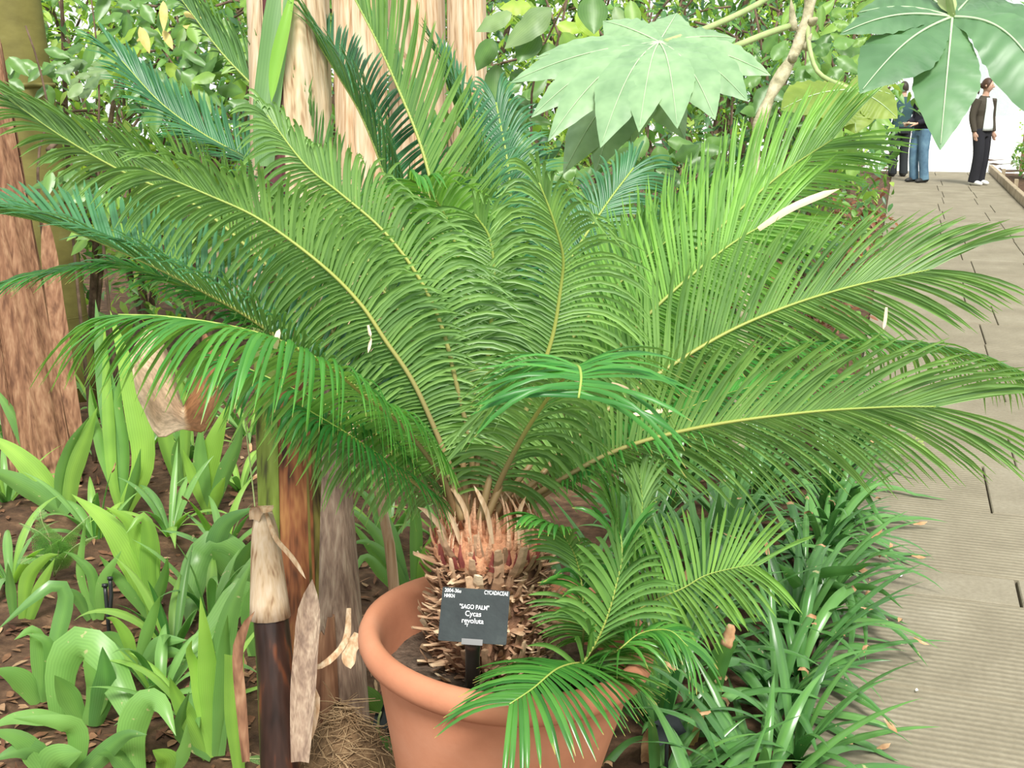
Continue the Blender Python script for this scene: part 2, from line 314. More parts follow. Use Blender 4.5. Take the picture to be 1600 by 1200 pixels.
# paved path: every slab its own piece
mb = MB(); box(mb, (-0.13, -1, -0.10), (1.71, 26, -0.035))
path = tag(mb.build('floor_path', M['kerb_joint'], smooth=False), 'pale ribbed stone paving of the visitor path', kind='structure')
courses = [1.0, 1.55, 2.25, 3.08, 3.95, 4.60, 5.21, 5.74, 6.4, 7.1, 7.9, 8.6, 9.4, 10.2, 11.0, 11.9, 12.8, 13.7, 14.7, 15.7, 16.8, 17.9, 19.0, 20.2, 21.4, 22.6, 23.8, 25.0]
cuts = {2: [0.95], 3: [], 4: [1.1], 5: [0.45, 1.12], 6: [0.59, 1.25]}
for i in range(len(courses) - 1):
    y0, y1 = courses[i], courses[i + 1]; g = 0.0030 if y1 < 8 else 0.004
    cx = cuts.get(i, [RND.uniform(0.5, 0.75), RND.uniform(1.1, 1.3)] if i > 6 else [0.8])
    xsn = [-0.12] + cx + [1.70]
    for a, b in zip(xsn, xsn[1:]):
        if i == 3:
            parts = [((-0.12, y0, 1.70, 3.73), 1), ((-0.12, 3.73, 0.48, y1), 0), ((0.484, 3.73, 1.70, y1), 0)]
        else:
            parts = [((a, y0, b, y1), 0 if (i == 5 and a > 0.4) or (i == 6 and a > 0.5) else 1)]
        for (xa, ya, xb, yb), rib in parts:
            m_ = MB(); dz = RND.uniform(-0.002, 0.002) + (0.004 if (i == 5 and xa > 0.4 and xa < 0.6) else 0)
            box(m_, (xa + g, ya + g, -0.05), (xb - g, yb - g, dz), bev=0.004)
            m_.build('slab', M['slab_ribbed'] if rib else M['slab_smooth'], path, smooth=False)
        if i == 3: break
# hall floor, strong daylight put into its white, and white end wall with glazing where the path leaves the glasshouse
mb = MB(); box(mb, (-4.5, 25.02, -0.08), (6, 34, 0.0))
tag(mb.build('floor_hall', M['glare_floor'], smooth=False), 'floor at the far end of the path, whitened for strong daylight', kind='structure')
wall = tag(thing('wall_back', 'white glazed end wall of the glasshouse far behind', None, (0, 34, 0)), kind='structure')
mb = MB(); box(mb, (-14, 34, 0), (8, 34.15, 0.9)); mb.build('plinth', M['white_paint'], wall, smooth=False)
mb = MB(); box(mb, (-14, 34, 3.9), (8, 34.15, 4.05)); mb.build('lintel', M['white_paint'], wall, smooth=False)
for k in range(15):
    x0 = -14 + k * 22 / 14.0
    mb = MB(); box(mb, (x0 - 0.04, 34.02, 0.9), (x0 + 0.04, 34.12, 3.9)); mb.build('glazing_bar', M['white_paint'], wall, smooth=False)
    if k < 14:
        mb = MB(); box(mb, (x0 + 0.04, 34.06, 0.9), (x0 + 22 / 14.0 - 0.04, 34.07, 3.9)); mb.build('pane', M['glass'], wall, smooth=False)

# timber edging of the bed on the far side of the path
kb = tag(thing('trim_1', 'weathered timber edging board along the right bed', None, (1.75, 10, 0)), kind='structure')
for k in range(9):
    y0 = 2.0 + k * 2.6
    mb = MB(); box(mb, (1.715, y0 + 0.01, -0.06), (1.79, y0 + 2.59, 0.13), bev=0.008); mb.build('board', M['timber'], kb, smooth=False)
    mb = MB(); box(mb, (1.79, y0 + 0.2, -0.06), (1.85, y0 + 0.27, 0.20), bev=0.005); mb.build('peg', M['timber'], kb, smooth=False)

# ================================================================== POT AND SOIL
D0 = 2.3
POTC = U(795, 1003, D0); POTC = Vector((POTC.x, POTC.y, 0)) - RT * 0.042
tilt = Matrix.Rotation(math.radians(4.2), 4, FWH)           # leans to the right as seen in the photo
PM = Matrix.Translation(POTC + Vector((0, 0, 0.034))) @ tilt
pot = thing('plant_pot', 'large terracotta plant pot with rounded rim holding the sago palm', 'plant pot', POTC)
mb = MB()
R = 0.283
prof = [(0.0, -0.02), (0.148, -0.02), (0.158, -0.012), (0.184, 0.12), (0.214, 0.26), (0.240, 0.38), (0.258, 0.462)]
lathe(mb, prof, None, 72, M=PM)
mb.build('pot_body', M['terracotta'], pot)
mb = MB()
lathe(mb, [(0.258, 0.462), (0.262, 0.470), (0.275, 0.474), (0.287, 0.484), (0.2935, 0.498), (0.2935, 0.512), (0.288, 0.526), (0.277, 0.534), (0.266, 0.534), (0.257, 0.526), (0.250, 0.510), (0.246, 0.48), (0.232, 0.38)], None, 72, M=PM)
mb.build('pot_rim', M['terracotta'], pot)
mb = MB(); SOILZ = 0.425
vs = [PM @ Vector((0, 0, SOILZ + 0.03))]; fs = []; K = 40
for i in range(1, 13):
    for j in range(K):
        a = 2 * math.pi * j / K; r = 0.241 * i / 12
        vs.append(PM @ Vector((r * math.cos(a), r * math.sin(a), SOILZ + 0.03 * (1 - i / 12) + RND.uniform(-0.006, 0.006))))
fs += [(0, 1 + j, 1 + (j + 1) % K) for j in range(K)]
for i in range(11):
    for j in range(K):
        fs.append((1 + i * K + j, 1 + (i + 1) * K + j, 1 + (i + 1) * K + (j + 1) % K, 1 + i * K + (j + 1) % K))
mb.add(vs, fs)
tag(mb.build('potting_soil', M['pot_soil'], loc=POTC + Vector((0, 0, SOILZ))), 'dark gritty potting soil filling the terracotta pot', 'soil', kind='stuff')
# gravel and flakes on the pot soil
for k, (px, py, sz, mt, lb) in enumerate([(665, 1036, 0.014, 'black_plastic', 'small black pebble on the pot soil left of the trunk'), (953, 1066, 0.008, 'white_print', 'small white pebble on the pot soil under the right offset frond'),
                                          (720, 1022, 0.012, 'dead_tip', 'pale dry bark flake on the pot soil beside the label stake')]):
    c = G(px, py, SOILZ + 0.035); mb = MB()
    for i in range(1):
        vs = []; fs = []
        for a in range(5):
            for b in range(8):
                th = math.pi * a / 4; ph = 2 * math.pi * b / 8; q = 1 + 0.2 * math.sin(3 * ph + a)
                vs.append(c + Vector((sz * q * math.sin(th) * math.cos(ph) * 1.3, sz * q * math.sin(th) * math.sin(ph), sz * 0.5 * math.cos(th))))
        for a in range(4):
            for b in range(8): fs.append((a * 8 + b, (a + 1) * 8 + b, (a + 1) * 8 + (b + 1) % 8, a * 8 + (b + 1) % 8))
        mb.add(vs, fs)
    tag(mb.build('pebble' if k < 2 else 'bark_flake', M[mt], loc=c), lb, 'pebble' if k < 2 else 'flake')

# ================================================================== SAGO PALM
CX = U(766, 950, 2.32); CAUD = Vector((CX.x, CX.y, SOILZ)); CTOP = 0.765
palm = thing('sago_palm', 'large sago palm with arching feathery fronds growing in the terracotta pot', 'palm', CAUD)
def caud_r(z):
    u = (z - SOILZ) / (CTOP - SOILZ); return 0.088 + 0.020 * math.sin(math.pi * min(1, max(0, u)) ** 0.8) - 0.030 * max(0, (u - 0.86) / 0.14) ** 1.5
mb = MB(); lathe(mb, [(caud_r(SOILZ - 0.06 + k * 0.02), SOILZ - 0.06 + k * 0.02) for k in range(20)] + [(0.02, CTOP + 0.01)], (CAUD.x, CAUD.y, 0), 28)
mb.build('caudex', M['caudex'], palm)
def wedge_mesh(name, L, wd, th, bend, t0, t1, mat, trunc=0.55, seed=0):
    r = random.Random(seed); m_ = MB(); n = 4; vs = []; ts = []
    for i in range(n + 1):
        s = i / n; ww = wd * (1 - (1 - trunc) * s) * r.uniform(0.9, 1.1); hh = th * (1 - 0.45 * s) * r.uniform(0.9, 1.1)
        x = L * s; z = bend * s * s * L + r.uniform(-1, 1) * 0.001
        vs += [Vector((x, -ww / 2, z)), Vector((x, 0, z + hh / 2)), Vector((x, ww / 2, z)), Vector((x, 0, z - hh / 2))]; ts += [t0 + (t1 - t0) * s] * 4
    fs = [(i * 4 + j, i * 4 + (j + 1) % 4, i * 4 + 4 + (j + 1) % 4, i * 4 + 4 + j) for i in range(n) for j in range(4)] + [(n * 4 + 3, n * 4 + 2, n * 4 + 1, n * 4)]
    m_.add(vs, fs, ts); me = bpy.data.meshes.new(name)
    me.from_pydata(m_.v, [], m_.f); me.materials.append(M[mat]); a = me.attributes.new('tint', 'FLOAT', 'POINT'); a.data.foreach_set('value', m_.t); me.update(); return me
sc_mesh = [wedge_mesh('leaf_base', 0.044 + 0.012 * (i % 3), 0.027 + 0.004 * (i % 2), 0.009, 0.1 + 0.35 * (i % 4), 0.05 + 0.06 * (i % 3), 0.35 + 0.13 * (i % 6), 'scale', 0.28 + 0.14 * (i % 3), i) for i in range(10)]
rows = 12; per = 25
for rI in range(rows):
    z = SOILZ + 0.008 + rI * 0.0255
    for j in range(per):
        a = 2 * math.pi * (j + 0.5 * (rI % 2)) / per + RND.uniform(-0.06, 0.06)
        out = Vector((math.cos(a), math.sin(a), 0)); up = RND.uniform(0.25, 0.75) if rI < 8 else RND.uniform(0.5, 1.0)
        X = (out + UPZ * (up - 0.35)).normalized(); Yv = UPZ.cross(out).normalized(); Yv = (Yv + UPZ * RND.uniform(-0.25, 0.25)); Yv = (Yv - X * Yv.dot(X)).normalized(); Z = X.cross(Yv)
        s = RND.uniform(0.75, 1.15)
        p = Vector((CAUD.x, CAUD.y, z + RND.uniform(-0.005, 0.005))) + out * (caud_r(z) - 0.014)
        mt = Matrix((( X.x, Yv.x, Z.x, p.x), (X.y, Yv.y, Z.y, p.y), (X.z, Yv.z, Z.z, p.z), (0, 0, 0, 1))) @ Matrix.Scale(s, 4)
        place('leaf_base', RND.choice(sc_mesh), palm, mt)
# ragged fibres and scale tips crowded between the leaf bases
m_ = MB()
for k in range(900):
    a = RND.uniform(0, 2 * math.pi); z = SOILZ + RND.uniform(.0, .29); out = Vector((math.cos(a), math.sin(a), 0)); p = Vector((CAUD.x, CAUD.y, z)) + out * (caud_r(z) - .004)
    d_ = (out + UPZ * RND.uniform(-.3, .7) + UPZ.cross(out) * RND.uniform(-.5, .5)).normalized(); l = RND.uniform(.018, .038); w_ = UPZ.cross(out) * RND.uniform(.003, .007); cv = UPZ * (l * RND.uniform(-.2, .5)); th_ = UPZ * .002; t0 = RND.uniform(.1, .9)
    m_.add([p - w_, p + w_, p + d_ * l * .6 + w_ * .8 + cv * .4, p + d_ * l * .6 - w_ * .8 + cv * .4, p + d_ * l + w_ * .3 + cv, p + d_ * l - w_ * .3 + cv, p + th_ * 2, p + d_ * l * .6 + cv * .4 + th_],
           [(0, 1, 2, 3), (3, 2, 4, 5), (0, 6, 1), (6, 7, 2, 1), (0, 3, 7, 6), (7, 3, 5), (7, 4, 2), (7, 5, 4)], [t0 * .5] * 3 + [t0] * 5)
m_.build('scale_tips', M['scale'], palm, smooth=False, kind='stuff')
# woolly crown: peach cataphylls and purple scales
ct_mesh = [wedge_mesh('crown_scale', 0.062 + 0.010 * (i % 3), 0.021, 0.009, 0.35 + 0.15 * (i % 3), 0.12 + 0.1 * (i % 3), 0.6 + 0.15 * (i % 3), 'fuzz', 0.12, 40 + i) for i in range(6)]
pu_mesh = [wedge_mesh('purple_scale', 0.042, 0.020, 0.010, 0.3, 0, 1, 'purple', 0.1, 60 + i) for i in range(2)]
def aim(p, X, side, s=1.0):
    X = X.normalized(); Yv = (side - X * side.dot(X)).normalized(); Z = X.cross(Yv)
    return Matrix(((X.x, Yv.x, Z.x, p.x), (X.y, Yv.y, Z.y, p.y), (X.z, Yv.z, Z.z, p.z), (0, 0, 0, 1))) @ Matrix.Scale(s, 4)
for ring, (rr, zz, nn, lean, sc_) in enumerate([(0.106, 0.718, 30, 0.6, 0.7), (0.100, 0.735, 30, 0.45, 0.8), (0.086, 0.752, 26, 0.35, 0.85), (0.066, 0.764, 20, 0.25, 0.9), (0.045, 0.772, 12, 0.1, 0.9)]):
    for j in range(nn):
        a = 2 * math.pi * (j + 0.5 * (ring % 2)) / nn + RND.uniform(-0.08, 0.08); out = Vector((math.cos(a), math.sin(a), 0))
        p = Vector((CAUD.x, CAUD.y, zz + RND.uniform(-0.006, 0.006))) + out * (rr - 0.006)
        tz = (UPZ * 0.8 + out * (lean + RND.uniform(-0.25, 0.3)))
        place('crown_scale', RND.choice(ct_mesh), palm, aim(p, tz, UPZ.cross(out), sc_ * RND.uniform(0.8, 1.1)))
for j in range(26):
    a = 2 * math.pi * j / 26 + RND.uniform(-0.08, 0.08); out = Vector((math.cos(a), math.sin(a), 0))
    p = Vector((CAUD.x, CAUD.y, 0.712 + RND.uniform(-0.004, 0.006))) + out * 0.104
    place('purple_scale', RND.choice(pu_mesh), palm, aim(p, UPZ + out * 0.45, UPZ.cross(out), RND.uniform(0.8, 1.1)))
m_ = MB(); lathe(m_, [(.100, .706), (.108, .718), (.106, .733), (.096, .750), (.080, .764), (.055, .774), (.02, .780)], (CAUD.x, CAUD.y, 0), 40, .35, wob=lambda a, z: .05 * math.sin(a * 13 + z * 90) + .04 * math.sin(a * 7))
m_.build('crown_wool', M['fuzz'], palm)
# long dry bracts leaning out of the crown
for (pts, wd) in [([(700, 860, 2.25), (690, 825, 2.22), (668, 800, 2.2), (652, 792, 2.2)], 0.020), ([(735, 850, 2.2), (728, 800, 2.2), (712, 770, 2.19), (700, 762, 2.2)], 0.016),
                  ([(770, 850, 2.18), (762, 805, 2.17), (752, 780, 2.17), (740, 758, 2.18)], 0.015), ([(810, 850, 2.19), (812, 800, 2.18), (822, 775, 2.18)], 0.014), ([(860, 870, 2.25), (880, 850, 2.23), (895, 838, 2.23)], 0.02),
                  ([(720, 850, 2.2), (708, 815, 2.18), (690, 790, 2.17)], 0.016)]:
    m_ = MB(); P = resample(catmull([U(*q) for q in pts], 20), 8); strap(m_, P, wd * 0.6, RT, 0.4, wprof_arch); m_.build('dry_bract', M['tan_sheath'], palm)

# ---------------------------------------------------------------- fronds
LEAFLETS_LEFT = [300]
def frond(parent, pts, L, a0, a1, V=28, droop=0.24, recur=0.12, mat='frond', r0=0.0088, n=None, t_start=0.13, single=False, fwd=-0.12, fan=(78, 50, 22), wid=0.0067, tipfan=0.45, tint=(0.0, 0.84), label=None, seed=1, short0=0.35, dense=0.0078, jit=1.0, rr=0.0):
    """rachis through pts (world); a0..a1 turn of the upper face: 0 = up, 90 = away from the camera, -90 = to the camera"""
    r = random.Random(seed)
    C = resample(catmull(pts, 60), 60); T = tangents(C)
    ln = sum((b - a).length for a, b in zip(C, C[1:]))
    mb = MB(); tube(mb, C, [r0 * (1 - 0.74 * (i / 60) ** 0.75) for i in range(61)], 7, [i / 60 for i in range(61)], flat=0.75)
    fo = mb.build('frond', M['rachis'], parent)
    if label: fo['label'] = label
    N = n or int(ln * (1 - t_start) / dense); lf = MB(); made = 0
    for k in range(N):
        u = (k + 0.5) / N; t = t_start + (1 - t_start) * u
        x = t * 60; i = min(int(x), 59); fr = x - i
        p = C[i].lerp(C[i + 1], fr); tg = T[i].lerp(T[i + 1], fr).normalized()
        aa = math.radians(a0 + (a1 - a0) * t)
        ref = (UPZ * math.cos(aa) + FWH * math.sin(aa)) * (1 - abs(rr)) + RT * rr
        nn = ref - tg * ref.dot(tg)
        if nn.length < 0.15: nn = nn + (UPZ - tg * UPZ.dot(tg)) * 0.3
        nn.normalize(); S = tg.cross(nn)
        if u < 0.5: A = fan[0] + (fan[1] - fan[0]) * (u / 0.5)
        else: A = fan[1] + (fan[2] - fan[1]) * ((u - 0.5) / 0.5) ** 1.6
        lp = (short0 + (1 - short0) * min(1, u / 0.3) ** 0.8) * (1 - 0.42 * max(0, (u - 0.62) / 0.38) ** 1.3 * tipfan)
        for sg in (1, -1):
            A_ = math.radians(A + r.gauss(0, 2.2 * jit)); Vv = math.radians(V * (1 - 0.3 * u) + r.gauss(0, 3 * jit)); LL = L * lp * r.uniform(0.92, 1.05)
            out = S * (sg * math.cos(Vv)) + nn * math.sin(Vv)
            d = tg * math.cos(A_) + out * math.sin(A_); nl = (nn * math.cos(Vv) - S * (sg * math.sin(Vv)))
            nl = (nl - d * nl.dot(d)).normalized()
            q = lf if not single else MB(); vs = []; ts = []; ns = 6; tt = r.uniform(*tint); rc = recur * r.uniform(0.6, 1.5); dr = droop * r.uniform(0.7, 1.4) * (r.uniform(.5, 1.5) if jit > 1 else 1); tw = r.uniform(-0.35, 0.35)
            ps = [p + (d * s + tg * (fwd * s * s) - nl * (rc * s * s * s) - UPZ * (dr * s ** 2.4)) * LL for s in [j / ns for j in range(ns + 1)]]
            tn = tangents(ps)
            for j, s in enumerate([j / ns for j in range(ns + 1)]):
                sd = tn[j].cross(nl).normalized(); sd = (sd + nl * tw * s).normalized()
                hw = 0.5 * wid * (0.75 + 0.25 * min(1, s * 4)) * (1 - 0.92 * max(0, (s - 0.7) / 0.3) ** 1.8)
                vs += [ps[j] - sd * hw - nl * hw * 0.6, ps[j] + nl * 0.0004, ps[j] + sd * hw - nl * hw * 0.6]
                ts += [tt if s < 0.93 else 0.97] * 3
            fs = []
            for j in range(ns):
                for c in range(2): fs.append((j * 3 + c, j * 3 + c + 1, j * 3 + c + 4, j * 3 + c + 3))
            if not single: q.add(vs, fs, ts)
            elif LEAFLETS_LEFT[0] > 0:
                q.add(vs, fs, ts); LEAFLETS_LEFT[0] -= 1; q.build('leaflet', M[mat], fo)
            else: lf.add(vs, fs, ts)
    if lf.v: lf.build('leaflet_row', M[mat], fo, kind='stuff')
    return fo
def FP(lst): return [U(px, py, D0 + dz) for px, py, dz in lst]
FR = [
 # right side
 dict(pts=[(800, 800, .0), (850, 765, -.03), (960, 705, -.08), (1090, 668, -.12), (1250, 645, -.16), (1380, 636, -.2), (1462, 635, -.22)], L=.26, a0=62, a1=78, V=20, mat='frond', fan=(76, 44, 12), droop=.14, fwd=-.02, tipfan=.1, label='long lowest frond reaching right over the border plants'),
 dict(pts=[(800, 800, .02), (830, 760, .03), (930, 655, .06), (1090, 545, .1), (1200, 490, .12), (1320, 450, .14), (1452, 421, .16)], L=.27, a0=70, a1=80, V=18, mat='frond', fan=(78, 46, 14), droop=.12, fwd=-.02, tipfan=.1, label='long pale frond reaching right towards the path'),
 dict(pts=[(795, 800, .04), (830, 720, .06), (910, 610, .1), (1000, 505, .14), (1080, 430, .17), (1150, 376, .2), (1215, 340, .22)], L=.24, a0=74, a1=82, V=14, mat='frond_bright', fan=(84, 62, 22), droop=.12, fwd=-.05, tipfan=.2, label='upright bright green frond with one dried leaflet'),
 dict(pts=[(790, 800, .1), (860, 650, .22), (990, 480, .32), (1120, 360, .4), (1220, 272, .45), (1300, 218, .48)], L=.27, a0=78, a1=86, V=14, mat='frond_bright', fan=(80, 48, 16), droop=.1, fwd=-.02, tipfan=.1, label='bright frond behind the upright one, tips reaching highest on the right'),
 dict(pts=[(810, 800, .06), (880, 730, .12), (1050, 615, .2), (1250, 550, .28), (1450, 548, .3), (1610, 590, .3)], L=.2, a0=25, a1=20, V=20, mat='frond', droop=.35, fan=(75, 55, 20)),
 dict(pts=[(810, 800, .0), (900, 740, -.02), (1050, 650, .0), (1200, 600, .02), (1330, 590, .05)], L=.16, a0=10, a1=0, V=25, mat='frond', droop=.4),
 # centre
 dict(pts=[(768, 800, -.06), (778, 760, -.1), (812, 690, -.18), (850, 630, -.25), (882, 590, -.31), (897, 574, -.37), (905, 574, -.43), (908, 592, -.48), (904, 622, -.50)], L=.19, a0=66, a1=-30, V=26, mat='frond', fan=(84, 62, 74), tipfan=.1, droop=.42, fwd=-.22, jit=2.2, r0=.0078, label='short front frond bending over towards the viewer', t_start=.08, short0=.55, wid=.0082),
 dict(pts=[(775, 800, .0), (790, 720, .0), (830, 620, .0), (862, 530, -.02), (876, 450, -.05), (880, 405, -.08), (872, 368, -.11), (858, 325, -.14), (842, 285, -.16)], L=.21, a0=64, a1=66, V=14, mat='frond', fan=(84, 62, 10), tipfan=.8, droop=.4, fwd=-.22, label='upright frond behind the front one with a curled tip'),
 dict(pts=[(760, 800, .04), (757, 700, .05), (762, 560, .06), (772, 450, .04), (766, 375, .02), (742, 335, .0)], L=.19, a0=64, a1=60, V=14, mat='frond', fan=(84, 60, 30), droop=.45, fwd=-.2),
 dict(pts=[(752, 800, .08), (742, 640, .1), (728, 470, .12), (705, 360, .1), (672, 300, .05), (640, 280, -.02)], L=.19, a0=64, a1=40, V=14, mat='frond_bright', fan=(84, 58, 30), droop=.4, fwd=-.15),
 # left side
 dict(pts=[(745, 800, -.02), (733, 690, -.06), (712, 595, -.1), (690, 510, -.12), (652, 430, -.13), (598, 360, -.13), (535, 305, -.12), (475, 255, -.1), (418, 180, -.08)], L=.20, a0=74, a1=74, V=12, mat='frond', fan=(86, 62, 10), droop=.40, fwd=-.2, tipfan=.9, label='front left frond with a bright new tip'),
 dict(pts=[(730, 800, -.04), (700, 720, -.06), (649, 603, -.1), (601, 530, -.12), (562, 473, -.13), (502, 413, -.14), (407, 343, -.15), (320, 302, -.16), (225, 262, -.16)], L=.2, a0=68, a1=62, V=14, mat='frond', fan=(86, 64, 16), droop=.32, fwd=-.15),
 dict(pts=[(725, 800, .02), (680, 730, .02), (600, 610, .04), (510, 508, .06), (413, 410, .08), (308, 322, .1), (196, 270, .12), (100, 215, .14), (15, 155, .15)], L=.2, a0=66, a1=52, V=22, mat='frond', fan=(86, 54, 8), droop=.16, fwd=-.06, label='longest left frond reaching towards the olive trunk'),
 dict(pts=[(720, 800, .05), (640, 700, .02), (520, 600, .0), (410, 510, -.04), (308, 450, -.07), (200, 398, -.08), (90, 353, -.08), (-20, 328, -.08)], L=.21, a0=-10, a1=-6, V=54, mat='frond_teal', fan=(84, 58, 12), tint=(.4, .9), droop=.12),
 dict(pts=[(715, 800, .05), (640, 720, .06), (500, 585, .08), (390, 500, .08), (300, 455, .07), (200, 420, .05), (90, 425, .02), (-10, 445, .0)], L=.17, a0=10, a1=0, V=22, mat='frond', fan=(80, 55, 12), droop=.2),
 dict(pts=[(712, 805, -.08), (690, 745, -.12), (632, 668, -.2), (575, 622, -.27), (510, 570, -.34), (430, 530, -.4), (350, 508, -.44), (260, 495, -.46), (185, 492, -.46)], L=.165, a0=24, a1=12, V=2, mat='frond_bright', fan=(86, 66, 12), droop=.62, recur=.25, fwd=.1, label='lowest left frond with hanging glossy leaflets', tint=(.0, .5), wid=.0075),
 dict(pts=[(705, 808, -.02), (670, 760, -.04), (600, 690, -.08), (520, 640, -.12), (440, 600, -.15), (350, 560, -.18)], L=.15, a0=30, a1=10, V=5, mat='frond', fan=(84, 62, 20), droop=.6, tint=(0, .4)),
 dict(pts=[(705, 808, -.05), (668, 770, -.1), (610, 725, -.16), (545, 680, -.22), (480, 640, -.26)], L=.13, a0=20, a1=5, V=0, mat='frond', fan=(84, 62, 20), droop=.7, tint=(0, .3)),
 # back
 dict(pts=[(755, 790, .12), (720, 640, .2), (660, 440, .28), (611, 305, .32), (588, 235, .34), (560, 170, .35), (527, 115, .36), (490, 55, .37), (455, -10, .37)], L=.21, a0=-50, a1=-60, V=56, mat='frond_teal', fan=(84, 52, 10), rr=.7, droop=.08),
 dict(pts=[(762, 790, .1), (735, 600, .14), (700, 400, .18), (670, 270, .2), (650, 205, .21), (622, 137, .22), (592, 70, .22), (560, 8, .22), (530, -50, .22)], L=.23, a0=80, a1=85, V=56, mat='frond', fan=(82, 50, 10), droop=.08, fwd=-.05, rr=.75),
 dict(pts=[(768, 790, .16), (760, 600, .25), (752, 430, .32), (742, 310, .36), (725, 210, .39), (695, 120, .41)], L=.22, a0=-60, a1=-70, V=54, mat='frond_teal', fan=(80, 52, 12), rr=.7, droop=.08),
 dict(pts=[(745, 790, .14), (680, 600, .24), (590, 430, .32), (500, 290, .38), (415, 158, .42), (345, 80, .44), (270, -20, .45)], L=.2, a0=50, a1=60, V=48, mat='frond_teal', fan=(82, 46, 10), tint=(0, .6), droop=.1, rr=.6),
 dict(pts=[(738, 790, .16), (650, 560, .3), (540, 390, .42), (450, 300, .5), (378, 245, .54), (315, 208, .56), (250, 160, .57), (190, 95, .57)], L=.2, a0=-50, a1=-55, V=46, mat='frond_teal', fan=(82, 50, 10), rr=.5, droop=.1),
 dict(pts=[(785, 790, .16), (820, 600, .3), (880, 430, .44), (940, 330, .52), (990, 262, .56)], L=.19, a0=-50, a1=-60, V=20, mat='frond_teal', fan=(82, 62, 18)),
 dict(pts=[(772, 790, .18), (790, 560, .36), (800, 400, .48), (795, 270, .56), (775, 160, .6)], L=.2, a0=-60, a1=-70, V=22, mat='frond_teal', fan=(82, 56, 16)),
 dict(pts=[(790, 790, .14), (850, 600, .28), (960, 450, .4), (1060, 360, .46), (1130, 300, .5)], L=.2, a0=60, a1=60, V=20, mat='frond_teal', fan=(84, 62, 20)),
 dict(pts=[(760, 790, .1), (700, 620, .14), (620, 480, .18), (540, 400, .2), (450, 340, .22)], L=.19, a0=66, a1=60, V=18, mat='frond', fan=(84, 62, 20), droop=.3),
 dict(pts=[(782, 790, .08), (820, 660, .12), (900, 520, .18), (990, 420, .22), (1050, 370, .25)], L=.2, a0=66, a1=64, V=18, mat='frond', fan=(84, 64, 22), droop=.25),
]
for i, f in enumerate(FR):
    f = dict(f); f['pts'] = FP(f['pts']); frond(palm, seed=100 + i, **f)
# short thorny leaf stalks of the innermost whorl
for i, (px, py, dz) in enumerate([(700, 740, -.05), (722, 700, 0), (748, 690, .02), (778, 700, -.06), (802, 720, -.05), (830, 725, .0), (850, 740, .02), (690, 760, -.02)]):
    m_ = MB(); b = U(745 + (px - 765) * 0.35, 812, D0 - .04 + dz); e = U(px, py, D0 - .04 + dz)
    P = resample([b, b.lerp(e, .5) + UPZ * .004, e], 8); tube(m_, P, [0.0085 - 0.0004 * k for k in range(9)], 7, 0.1)
    for k in range(1, 9):
        for sg in (1, -1):
            c = P[k]; a_ = (e - b).normalized(); s_ = RT * sg
            m_.add([c + a_ * .002, c - a_ * .002, c + s_ * .013 + a_ * .006], [(0, 1, 2)], 0.12)
    m_.build('leaf_stalk', M['rachis'], palm)
# dried leaflets caught in the fronds
for i, (pts, wd) in enumerate([([(1185, 358, 2.42), (1230, 328, 2.4), (1275, 308, 2.4), (1312, 295, 2.4)], .015), ([(985, 575, 1.88), (1000, 577, 1.88), (1012, 581, 1.88)], .008), ([(895, 590, 1.86), (903, 598, 1.84), (912, 606, 1.84)], .009),
                               ([(955, 600, 1.87), (970, 605, 1.87), (985, 611, 1.87)], .009), ([(430, 545, 1.88), (433, 525, 1.88), (437, 514, 1.88)], .009), ([(575, 508, 2.15), (579, 530, 2.15), (575, 552, 2.15)], .006),
                               ([(990, 648, 2.18), (1030, 642, 2.18), (1060, 640, 2.18)], .009), ([(1385, 480, 2.4), (1383, 500, 2.4), (1380, 515, 2.4)], .007)]):
    m_ = MB(); P = resample(catmull([U(*q) for q in pts], 12), 6); strap(m_, P, wd, CUP, 0.3, wprof_arch)
    tag(m_.build('dried_leaflet', M['dry_leaflet'], palm), 'dried cream leaflet' if i == 0 else None)

# ---------------------------------------------------------------- offsets (pups) at the foot of the palm
PB = G(905, 1050, SOILZ + 0.02)
pup = thing('sago_palm_offset', 'young sago offset with glossy fronds hanging over the right rim of the pot', 'palm', PB)
dP = 2.10
frond(pup, [PB, U(896, 1060, 2.1), U(930, 1005, 2.08), U(948, 965, 2.07), U(963, 912, 2.07), U(972, 858, 2.08), U(958, 785, 2.1)], .185, 35, 30, V=10, mat='pup', fan=(78, 58, 14), droop=.2, wid=.0094, single=True, t_start=.06, dense=.0112, seed=301, r0=.005, label='upright offset frond')
frond(pup, [PB, U(908, 1036, 2.1), U(872, 1044, 1.98), U(832, 1076, 1.9), U(796, 1100, 1.86)], .142, 15, -20, V=0, mat='pup', fan=(66, 80, 40), tipfan=.3, droop=.30, wid=.0090, single=True, t_start=.15, dense=.0098, seed=302, r0=.005, fwd=.05, label='offset frond drooping over the front rim', short0=.7)
frond(pup, [PB, U(912, 980, dP + .06), U(905, 890, dP + .04), U(880, 835, dP + .0), U(840, 808, dP - .04)], .12, 30, 10, V=5, mat='pup', fan=(75, 50, 14), droop=.3, wid=.008, t_start=.35, seed=303, r0=.004)
frond(pup, [PB, U(955, 985, dP + .06), U(1010, 945, dP + .08), U(1067, 919, dP + .08), U(1105, 898, dP + .08), U(1165, 884, dP + .08), U(1185, 884, dP + .08)], .17, 74, 80, V=16, mat='frond_bright', fan=(88, 80, 34), fwd=-.08, droop=.08, t_start=.3, seed=304, r0=.004, label='small offset frond spreading to the right')
frond(pup, [PB, U(950, 960, dP + .08), U(985, 880, dP + .12), U(1003, 800, dP + .14), U(1000, 740, dP + .15)], .12, 40, 30, V=25, mat='frond', fan=(60, 40, 12), droop=.1, t_start=.3, seed=305, r0=.004)
